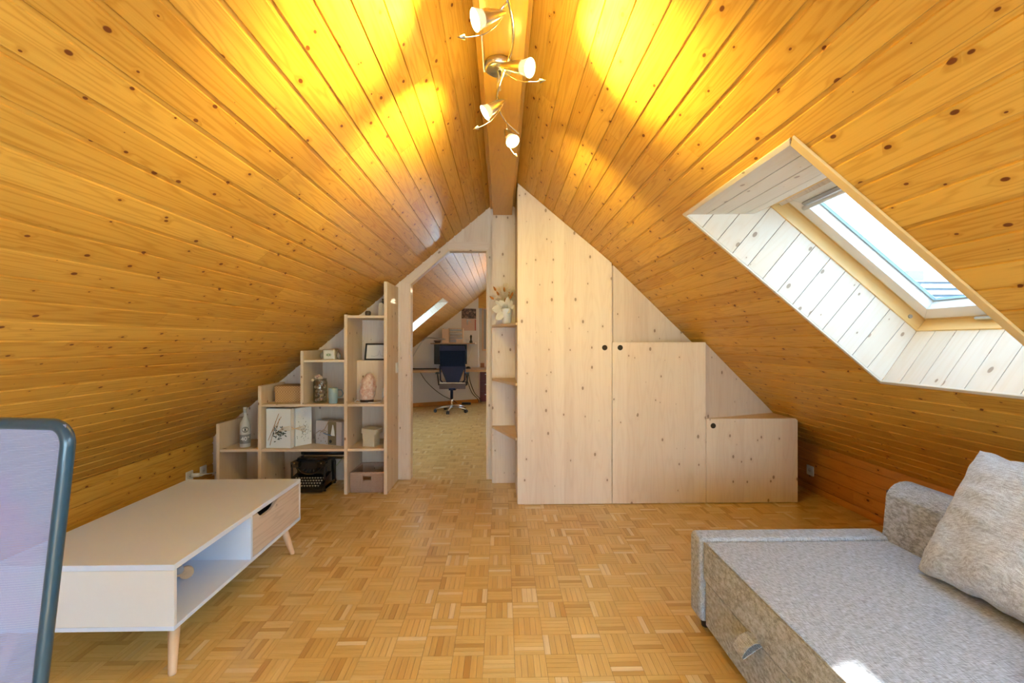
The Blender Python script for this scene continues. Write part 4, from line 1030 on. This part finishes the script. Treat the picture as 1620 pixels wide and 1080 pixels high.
for a, b_ in zip(PS, PS[1:]):
    m.poly([(a[0], 1.495, a[1]), (b_[0], 1.495, b_[1]), (b_[0], 1.495, b_[1]-.0025), (a[0], 1.495, a[1]-.0025)], (0, .062, 0), g=(0, 1, 0))
m.build('pull_strap', sofa_f, sb)
m = MB(); m.tube([(.8625, SY0, .396), (.8625, 1.92, .396)], .0035, 6); m.build('piping', sofa_f, sb)

# cushion
def cushion(name, c, w, h, th, T, mat, label, cat, seed, parent=None):
    def f(u, v, sgn):
        a, b_ = u*2-1, v*2-1
        e_ = max(0, (1-abs(a)**2.6))*max(0, (1-abs(b_)**2.6)); d = th/2*e_**.42
        k = 1 - .055*(1-abs(a)**2)*abs(b_)**3; k2 = 1 - .055*(1-abs(b_)**2)*abs(a)**3
        p = Vector((a*w/2*k2, sgn*d, b_*h/2*k))
        n = noise.noise(Vector((a*2.2+seed, b_*2.2, sgn)))*.014 + noise.noise(Vector((a*1.5, b_*7+seed, sgn*3)))*.007*min(1, e_*4)
        edge = noise.noise(Vector((a*5+seed, b_*5, 1)))*.008
        p += Vector((edge, sgn*n*min(1, e_*3), edge)); return T @ p
    m = MB(); m.grid(lambda u, v: f(u, v, 1), 40, 40); m.grid(lambda u, v: f(v, u, -1), 40, 40)
    return m.build(name, mat, parent, label=label, cat=cat)
ex = Vector((0, 1, 0)); ez = Vector((1.79-1.555, 0, .845-.415)).normalized(); ey = ez.cross(ex)
T = Matrix.Translation((1.655, 1.352, .628)) @ Matrix((ex, ey, ez)).transposed().to_4x4()
cushion('cushion', None, .60, .50, .17, T, pillow_f, 'light grey crumpled square cushion leaning on the sofa back', 'cushion', 2.3)
# knitted throw
def thr(u, v):
    a = v*2*math.pi; r = .165*(1+.12*math.sin(3*a+1)+.06*math.sin(7*a)); rr = r*math.sin(u*math.pi/2+.001)
    z = .075*math.cos(u*math.pi/2)**.7 + .018*noise.noise(Vector((rr*math.cos(a)*18, rr*math.sin(a)*18, 2)))*(1-u*.4)
    return Vector((1.455+rr*math.cos(a), .975+rr*math.sin(a), .402+max(0, z)))
m = MB(); m.grid(thr, 30, 60); m.build('throw', throw_f, None, label='pink-red knitted throw at the right edge of the sofa bed', cat='blanket')

# ------------------------------------------------------------------ near task chair
tcx, tcy = -.825, .78
tk = thing('task_chair', 'dark office chair with lavender mesh back in the left foreground', 'chair', (tcx, tcy, 0))
def backpt(u, w):  # u -1..1 across, w height from .48 to 1.14 ; slight curve
    hw = .222 - .034*max(0, (1.134-w))/.36
    return Vector((tcx + u*hw, .665 - .022*u*u + .02*(w-.8), w))
def rl(n=8):
    pts = []; r = .03
    for (cu, cz, a0) in ((1, 1.134, 0), (-1, 1.134, 90), (-1, .52, 180), (1, .52, 270)):
        for k in range(n+1):
            a = math.radians(a0+90*k/n); cx_ = cu*(1-r/.222); zz = cz - (r if cz > 1 else -r)
            pts.append((cx_+math.cos(a)*r/.222, zz+math.sin(a)*r))
    out = []
    for (u0, w0), (u1, w1) in zip(pts, pts[1:]+pts[:1]):
        L = math.hypot((u1-u0)*.22, w1-w0); k = max(1, int(L/.05))
        out += [backpt(u0+(u1-u0)*i/k, w0+(w1-w0)*i/k) for i in range(k)]
    return out
m = MB(); m.tube(rl(), .0085, 10, closed=True, cap=False); fr_ = m.build('back_frame', bluepl, tk)
m = MB(); nu, nv = 24, 30
m.grid(lambda u, v: backpt((u*2-1)*.985, .525+v*.610) + Vector((0, -.003-.008*math.sin(u*math.pi)*math.sin(v*math.pi), 0)), nu, nv)
m.uv = [[(p[0]*.44, p[1]*.61) for p in f] for f in m.uv]; m.build('mesh_back', mesh_f, tk)
m = MB(); m.tube([(tcx, .662, .60), (tcx, .63, .50), (tcx, .56, .43), (tcx, .50, .42)], [.024, .026, .028, .03], 12, flat=(1, 1.3)); m.build('back_bar', blackpl, tk)
m = MB(); m.grid(lambda u, v: Vector((tcx+(u*2-1)*.23*(1-.06*v), .63-v*.44, .47+.035*(1-(u*2-1)**4)*(1-(v*2-1)**4)**.5 - .02*max(0, v-.8)*5*.3)), 20, 20); m.grid(lambda v, u: Vector((tcx+(u*2-1)*.23*(1-.06*v), .63-v*.44, .445)), 4, 4)
m.build('seat', fabric('black_seat_fabric', (.02, .02, .025), (.05, .05, .06)), tk)
m = MB(); m.tube([(tcx, .42, .09), (tcx, .42, .30)], .024, 16); m.tube([(tcx, .42, .30), (tcx, .42, .44)], .014, 16); m.build('gas_column', blackpl, tk)
for k in range(5):
    a = .3 + k*2*math.pi/5; d = Vector((math.cos(a), math.sin(a), 0)); c = Vector((tcx, .42, 0))
    m = MB(); m.tube([c+Vector((0, 0, .10)), c+d*.15+Vector((0, 0, .088)), c+d*.29+Vector((0, 0, .066))], [.025, .02, .014], 10); lg = m.build('base_arm', blackpl, tk)
    m = MB(); q = Vector((-d.y, d.x, 0)); cc = c+d*.29+Vector((0, 0, .027)); m.tube([cc-q*.022, cc-q*.006], .026, 16); m.tube([cc+q*.006, cc+q*.022], .026, 16); m.tube([cc-q*.01, cc+q*.01], .008, 8); m.tube([cc+Vector((0, 0, .0)), cc+Vector((0, 0, .045))], .006, 8); m.build('caster', blackpl, tk)

# ------------------------------------------------------------------ track light
tl = thing('ceiling_spotlight', 'steel ceiling spotlight with wavy rod and four lit spot heads on the ridge beam', 'lamp', (-.012, 1.83, 2.372))
m = MB(); m.lathe([(0, 0), (.052, 0), (.056, -.004), (.056, -.028), (.048, -.034), (0, -.036)], (-.012, 1.83, 2.373), 32); m.build('canopy', steel, tl)
m = MB(); m.tube([(-.012, 1.83, 2.34), (-.012, 1.83, 2.262)], .009, 12); m.build('stem', steel, tl)
rod = [(-.012, 1.10, 2.25), (-.035, 1.17, 2.25), (-.004, 1.26, 2.25), (.022, 1.35, 2.25), (.036, 1.45, 2.25), (.034, 1.55, 2.25), (.018, 1.64, 2.25), (-.008, 1.76, 2.25), (-.020, 1.86, 2.25), (-.010, 1.96, 2.25), (.014, 2.05, 2.25), (.050, 2.12, 2.25), (.082, 2.18, 2.25)]
def smoothpts(P, n=5):
    P = [Vector(p) for p in P]; out = []
    for i in range(len(P)-1):
        p0, p1, p2, p3 = P[max(i-1, 0)], P[i], P[i+1], P[min(i+2, len(P)-1)]
        for k in range(n):
            t = k/n; out.append(.5*((2*p1)+(p2-p0)*t+(2*p0-5*p1+4*p2-p3)*t*t+(3*p1-p0-3*p2+p3)*t**3))
    return out + [P[-1]]
m = MB(); m.tube(smoothpts(rod), .0055, 10); m.build('wavy_rod', chrome, tl)
m = MB(); m.box(-.075, 1.66, 2.345, -.071, 1.85, 2.372); m.box(-.075, 1.845, 2.345, -.05, 1.85, 2.368); m.build('cable_clip', whitepl, tl)
def head(tail, face, joint, aim, power, size=1.0):
    tail, face, joint = Vector(tail), Vector(face), Vector(joint); d = (face-tail).normalized(); L = (face-tail).length
    T = Matrix.Translation(tail) @ d.to_track_quat('Z', 'Y').to_matrix().to_4x4(); k = size
    m = MB(); m.lathe([(.0015, 0), (.008*k, .012), (.016*k, L*.35), (.0225*k, L*.62), (.0235*k, L*.76)], (0, 0, 0), 24, T)
    h = m.build('spot_head', steel, tl)
    m = MB(); m.lathe([(.0235*k, L*.76), (.024*k, L*.80), (.0275*k, L*.90), (.0315*k, L), (.0300*k, L), (.0255*k, L*.88), (.020*k, L*.78)], (0, 0, 0), 24, T); m.build('reflector_rim', rimglow, h)
    m = MB(); m.lathe([(.030*k, L*.995), (.018*k, L*1.01), (0, L*1.015)], (0, 0, 0), 24, T); m.build('bulb', glow, h)
    s_ = d.cross(Vector((0, 0, 1))).normalized()
    low = [tail, tail+d*L*.25+Vector((0, 0, -.028)), tail+d*L*.7+Vector((0, 0, -.048)), tail+d*L*1.15+Vector((0, 0, -.046)), tail+d*L*1.3+Vector((0, 0, -.042))]
    m = MB(); m.tube(smoothpts(low, 4), .0016, 6); w_ = m.build('guard_wire', chrome, h)
    e_ = Vector(low[-1]); m = MB(); dd = (Vector(low[-1])-Vector(low[-2])).normalized(); m.tube([e_, e_+dd*.002, e_+dd*.024], [.002, .0075, .0008], 10); m.build('arrow_tip', steel, h)
    m = MB(); m.tube([joint, tail+d*L*.3], .004, 8); m.build('joint', chrome, h)
    pd = bpy.data.lights.new('bulb_leak', 'POINT'); pd.energy = LAMP*.03; pd.color = (1.0, .80, .14); pd.shadow_soft_size = .03
    po = bpy.data.objects.new('bulb_leak', pd); C.objects.link(po); po.location = face + d*.035
    ld = bpy.data.lights.new('spot_bulb', 'SPOT'); ld.energy = power; ld.color = (1.0, .82, .16); ld.spot_size = math.radians(92); ld.spot_blend = .9; ld.shadow_soft_size = .02
    lo = bpy.data.objects.new('spot_bulb', ld); C.objects.link(lo); lo.location = face + d*.02; lo.rotation_euler = Vector(aim).to_track_quat('-Z', 'Y').to_euler()
head((.013, 1.358, 2.235), (-.079, 1.331, 2.19), (.018, 1.335, 2.25), (-1, .15, .12), LAMP)
head((-.008, 1.622, 2.235), (.096, 1.551, 2.185), (.020, 1.63, 2.25), (1, -.1, .12), LAMP)
head((.013, 1.84, 2.23), (-.069, 1.83, 2.17), (-.020, 1.86, 2.25), (-.8, .6, -.02), LAMP*.8)
head((.014, 2.075, 2.22), (.048, 2.02, 2.14), (.020, 2.06, 2.25), (.5, 1, -.3), LAMP*.8)

ld = bpy.data.lights.new('far_room_lamp', 'POINT'); ld.energy = 3; ld.color = (1.0, .84, .4); ld.shadow_soft_size = .05
lo = bpy.data.objects.new('far_room_lamp', ld); C.objects.link(lo); lo.location = (.35, 6.6, 2.05)
# ------------------------------------------------------------------ far room furniture
fc = thing('office_chair', 'dark blue office chair at the desk in the far room', 'chair', (-.90, 8.15, 0))
navy = fabric('navy_fabric', (.004, .010, .035), (.010, .025, .075)); nvp = plain('navy_plastic', (.004, .014, .075), .6)
cx = -.895
def fb(P, y0, y1, name, mat, bev=.01): m = MB(); m.poly([(x+cx, y0, z) for x, z in P], (0, y1-y0, 0)); return m.build(name, mat, fc, bevel=bev, seg=3)
fb([(-.228, .80), (.232, .80), (.236, 1.10), (.225, 1.175), (.19, 1.19), (-.19, 1.19), (-.228, 1.175), (-.236, 1.10)], 8.26, 8.30, 'backrest', navy, .015)
fb([(-.235, 1.09), (.238, 1.09), (.225, 1.178), (-.228, 1.178)], 8.245, 8.262, 'neck_pad', nvp, .01)
fb([(-.228, .81), (.232, .81), (.12, .52), (-.11, .52)], 8.262, 8.29, 'lower_back', nvp, .005)
for sg in (-1, 1):
    m = MB(); m.tube([(cx+sg*.225, 8.28, .82), (cx+sg*.22, 8.28, .56), (cx+sg*.18, 8.29, .515)], .014, 8); m.build('back_support', nvp, fc)
    m = MB(); m.tube([(cx+sg*.255, 8.33, .46), (cx+sg*.275, 8.31, .68)], .014, 8); m.box(cx+sg*.265-.035, 8.20, .675, cx+sg*.265+.035, 8.40, .70); m.build('armrest', blackpl, fc)
m = MB(); m.box(cx-.235, 8.23, .500, cx+.235, 8.26, .520); m.build('chrome_bar', chrome, fc, bevel=.005)
fb([(-.235, .40), (.235, .40), (.24, .50), (-.24, .50)], 8.24, 8.27, 'seat_shell', plain('brown_grey_shell', (.10, .07, .07), .4), .004)
m = MB(); m.box(cx-.235, 8.27, .42, cx+.235, 8.70, .50); m.build('seat', navy, fc, bevel=.03, seg=3)
m = MB(); m.box(cx-.06, 8.20, .38, cx+.06, 8.5, .42); m.tube([(cx, 8.15, .24), (cx, 8.15, .40)], .026, 12); m.tube([(cx, 8.15, .24), (cx, 8.15, .40)], .026, 12); m.build('mechanism', nvp, fc)
m = MB(); m.tube([(cx, 8.15, .05), (cx, 8.15, .25)], .018, 12); m.build('gas_column', chrome, fc)
for k in range(5):
    a = -math.pi/2 + k*2*math.pi/5 - .12; d = Vector((math.cos(a), math.sin(a), 0)); c = Vector((cx, 8.15, 0))
    m = MB(); m.tube([c+Vector((0, 0, .10)), c+d*.15+Vector((0, 0, .095)), c+d*.29+Vector((0, 0, .066))], [.022, .018, .012], 8); m.build('base_arm', alu, fc)
    m = MB(); q = Vector((-d.y, d.x, 0)); cc = c+d*.29+Vector((0, 0, .03)); m.tube([cc-q*.024, cc-q*.006], .029, 14); m.tube([cc+q*.006, cc+q*.024], .029, 14); m.tube([cc, cc+Vector((0, 0, .04))], .007, 8); m.build('caster', blackpl, fc)

dk_ = thing('desk', 'long wooden desk top along the far white wall', 'desk', (-1.2, 8.75, 0))
def wl(x, d=.004): return wallA(x) - d
m = MB(); m.poly([(-2.05, 8.33, .685), (-1.3, 8.42, .685), (-.75, 8.62, .685), (-.15, 8.55, .685), (-.15, 9.7, .685), (-.47, 9.7, .685), (-.47, wl(-.47)-.01, .685), (-2.05, wl(-2.05)-.02, .685)], (0, 0, .042), g=(1, 0, 0)); m.build('top', deskw, dk_, bevel=.002)
for x, y in ((-2.0, 8.36), (-.22, 9.3)):
    m = MB(); m.box(x-.02, y, 0, x+.02, y+.04, .6845); m.build('leg', alu, dk_)
db = thing('drawer_unit', 'dark red drawer unit under the right end of the desk', 'cabinet', (-.28, 9.45, 0)); redw = plain('dark_red_lacquer', (.13, .012, .012), .4)
m = MB(); m.box(-.455, 9.42, .02, -.16, 9.72, .66); m.build('body', redw, db)
for z in (.04, .25, .46): 
    m = MB(); m.box(-.45, 9.405, z, -.165, 9.419, z+.19); dr_ = m.build('drawer', redw, db, bevel=.002); m = MB(); m.box(-.35, 9.398, z+.12, -.27, 9.405, z+.13); m.build('handle', alu, dr_)
wbx = MB(); wbx.box(-.44, 9.30, .7275, -.36, 9.38, .82); wbx.build('wooden_box', plain('brown_box', (.34, .13, .05), .5), None, bevel=.003, label='small brown wooden box on the right end of the desk', cat='box')
mo_ = thing('monitor', 'black computer monitor on the desk behind the office chair', 'monitor', (-.98, 8.78, .727))
m = MB(); m.box(-1.300, 8.76, .822, -.672, 8.80, 1.205); m.build('casing', blackpl, mo_, bevel=.004)
m = MB(); m.box(-1.290, 8.757, .834, -.682, 8.7595, 1.196); m.build('screen', plain('screen_black', (.004, .006, .012), .15), mo_)
m = MB(); m.box(-1.03, 8.80, .735, -.95, 8.83, 1.0); m.box(-1.12, 8.72, .7275, -.86, 8.90, .738); m.build('stand', blackpl, mo_)
ws = thing('wall_shelf', 'narrow wooden wall shelf above the monitor', 'shelf', (-.95, 8.9, 1.21))
m = MB(); m.poly([(-1.365, 8.72, 1.211), (-.515, 8.72, 1.211), (-.515, wl(-.515), 1.211), (-1.365, wl(-1.365), 1.211)], (0, 0, .019), g=(1, 0, 0)); m.build('shelf_board', deskw, ws)
for x in (-1.2, -.66): m = MB(); m.box(x, wl(x)-.12, 1.19, x+.02, wl(x)-.001, 1.2105); m.build('bracket', alu, ws)
og = thing('desk_organizer', 'wooden letter organizer with stacked papers on the wall shelf', 'organizer', (-.94, 8.85, 1.23))
for x in (-1.15, -1.03, -.76): m = MB(); m.box(x, 8.78, 1.2305, x+.012, 8.95, 1.515); m.build('side', beech, og)
for z in (1.231, 1.30, 1.375, 1.44, 1.505): m = MB(); m.box(-1.018, 8.785, z, -.760, 8.95, z+.008); m.build('tray', beech, og)
m = MB(); m.box(-1.138, 8.785, 1.231, -1.03, 8.79, 1.50); m.build('front', beech, og)
m = MB(); m.box(-.88, 8.782, 1.24, -.762, 8.79, 1.298); m.build('drawer', beech, og)
RPp = random.Random(2)
pc = [plain('paper_a', (.62, .62, .64), .8), plain('paper_b', (.30, .36, .45), .8), plain('paper_c', (.68, .60, .52), .8)]
for zi, z in enumerate((1.309, 1.384, 1.449)):
    for k in range(3): m = MB(); m.box(-1.012+RPp.random()*.02, 8.775, z+k*.013, -.77-RPp.random()*.03, 8.94, z+k*.013+.010); m.build('paper_stack', pc[(k+zi) % 3], og)
m = MB(); m.lathe([(0, 0), (.05, 0), (.075, .05), (.072, .052), (.045, .008), (0, .008)], (-1.25, 8.86, 1.2305), 20); m.build('bowl', plain('dark_metal_bowl', (.16, .12, .12), .3, .6), None, label='small dark bowl on the wall shelf left of the organizer', cat='bowl')
m = MB(); m.lathe([(0, 0), (.03, 0), (.035, .02), (.015, .06), (.018, .10), (.022, .13), (.010, .155), (0, .16)], (-.60, 8.86, 1.2305), 12); m.build('figurine', blackpl, None, label='small black figurine at the right end of the wall shelf', cat='figurine')
m = MB(); m.box(-.70, 8.80, 1.2305, -.63, 8.86, 1.30); m.build('notepad', pc[0], None, label='small white notepad block on the wall shelf right of the organizer', cat='notepad')
# wall calendar
cal = thing('wall_calendar', 'wall calendar with dark upper picture and pale pink lower page', 'calendar', (-.67, wl(-.67), 1.48))
def calp(name, x0, x1, z0, z1, mat, off): m = MB(); m.poly([(x0, wl(x0, off), z0), (x1, wl(x1, off), z0), (x1, wl(x1, off), z1), (x0, wl(x0, off), z1)], (0, -.002, 0)); return m.build(name, mat, cal)
kc = N('dark_photo_print'); f = kc.noise(kc.n('ShaderNodeTexCoord').outputs['Object'], 22, 4, .7); cph = kc.done(kc.ramp(f, [(.35, (.02, .02, .03)), (.5, (.10, .07, .08)), (.62, (.32, .20, .17)), (.75, (.5, .45, .45))]), .5)
calp('upper_picture', -.815, -.53, 1.725, 1.93, cph, .004); calp('lower_page', -.815, -.53, 1.482, 1.722, plain('pale_pink_page', (.66, .46, .38), .7), .004)
calp('red_strip', -.555, -.532, 1.484, 1.71, plain('red_page_edge', (.50, .14, .12), .7), .0075)
m = MB(); y_ = wl(-.68, .009); m.tube([(-.70, y_-.02, 1.60), (-.70, y_-.02, 1.69), (-.685, y_-.02, 1.71)], .012, 8); m.tube([(-.725, y_-.02, 1.665), (-.65, y_+.01, 1.69), (-.625, y_+.01, 1.635)], [.004, .012, .003], 8); m.build('pale_figure', pc[0], cal)
# desk lamp
dl = thing('desk_lamp', 'grey jointed desk lamp reaching from the left over the desk', 'lamp', (-1.78, 8.7, .727))
m = MB(); m.tube([(-1.80, 8.65, .7275), (-1.80, 8.65, .75)], .06, 20); m.build('base', alu, dl)
m = MB(); m.tube([(-1.80, 8.65, .75), (-1.78, 8.70, .82), (-1.60, 8.68, 1.13), (-1.50, 8.67, 1.28)], .010, 8); m.tube([(-1.77, 8.65, .80), (-1.72, 8.70, .92), (-1.53, 8.68, 1.25)], .006, 8); m.build('lower_arm', alu, dl)
m = MB(); m.tube([(-1.50, 8.67, 1.28), (-1.44, 8.66, 1.325), (-1.32, 8.64, 1.33)], .012, 8); m.build('upper_arm', alu, dl)
m = MB(); m.tube([(-1.36, 8.64, 1.325), (-1.20, 8.62, 1.318), (-1.07, 8.60, 1.30)], [.016, .028, .018], 12, flat=(.6, 1.4)); m.build('head', alu, dl)
# keyboard slab, mouse, cables
m = MB(); m.tube(smoothpts([(-1.98, 8.72, .740), (-1.75, 8.74, .742), (-1.62, 8.66, .742), (-1.45, 8.70, .742), (-1.25, 8.74, .742)]), .011, 6); m.build('cable_bundle', blackpl, None, label='black cable bundle lying along the desk left of the monitor', cat='cable')
m = MB(); m.tube(smoothpts([(-1.58, wl(-1.58, .05), .68), (-1.48, wl(-1.48, .03), .50), (-1.33, wl(-1.33, .03), .33), (-1.15, wl(-1.15, .03), .18), (-.98, wl(-.98, .03), .09), (-.90, wl(-.90, .04), .02)]), .006, 6); m.build('cable', blackpl, None, label='thin black cable hanging in a curve under the desk left of the chair', cat='cable')
for dx, lab in ((0, 'left of two black cables hanging under the desk right of the chair'), (.05, 'right of two black cables hanging under the desk right of the chair')):
    m = MB(); m.tube(smoothpts([(-.72+dx, 9.0, .685), (-.68+dx, 9.1, .45), (-.60+dx, 9.2, .22), (-.50+dx, 9.28, .10), (-.46+dx*.6, 9.28, .01)]), .007, 6); m.build('cable', blackpl, None, label=lab, cat='cable')
m = MB(); m.box(-.80, 9.08, .001, -.62, 9.14, .045); m.build('power_strip', blackpl, None, bevel=.004, label='black power strip on the floor under the desk', cat='power strip')
m = MB(); m.tube(smoothpts([(-.60, 9.0, 1.21), (-.60, 9.1, 1.10), (-.66, 9.05, .95), (-.72, 8.98, .80), (-.74, 8.97, .735)]), .004, 6); m.build('cable', whitepl, None, label='thin pale cable hanging from the wall shelf to the desk', cat='cable')
m = MB(); m.lathe([(0, 0), (.05, 0), (.05, .02), (.03, .04), (0, .045)], (-.66, 8.93, .7275), 14); m.build('mouse', blackpl, None, label='black round object on the desk right of the chair', cat='mouse')
wm = thing('wall_frame', 'tall beige framed panel on the wall at the room end', 'frame', (-.38, 10.29, 1.05))
for a, b_, c_, d_ in ((-.45, -.41, 1.05, 2.02), (.10, .14, 1.05, 2.02), (-.41, .10, 1.98, 2.02), (-.41, .10, 1.05, 1.09)): m = MB(); m.box(a, 10.265, c_, b_, 10.299, d_); m.build('frame_side', beech, wm)
m = MB(); m.box(-.41, 10.28, 1.09, .10, 10.295, 1.98); m.build('panel', plain('grey_panel', (.35, .33, .33), .5), wm)
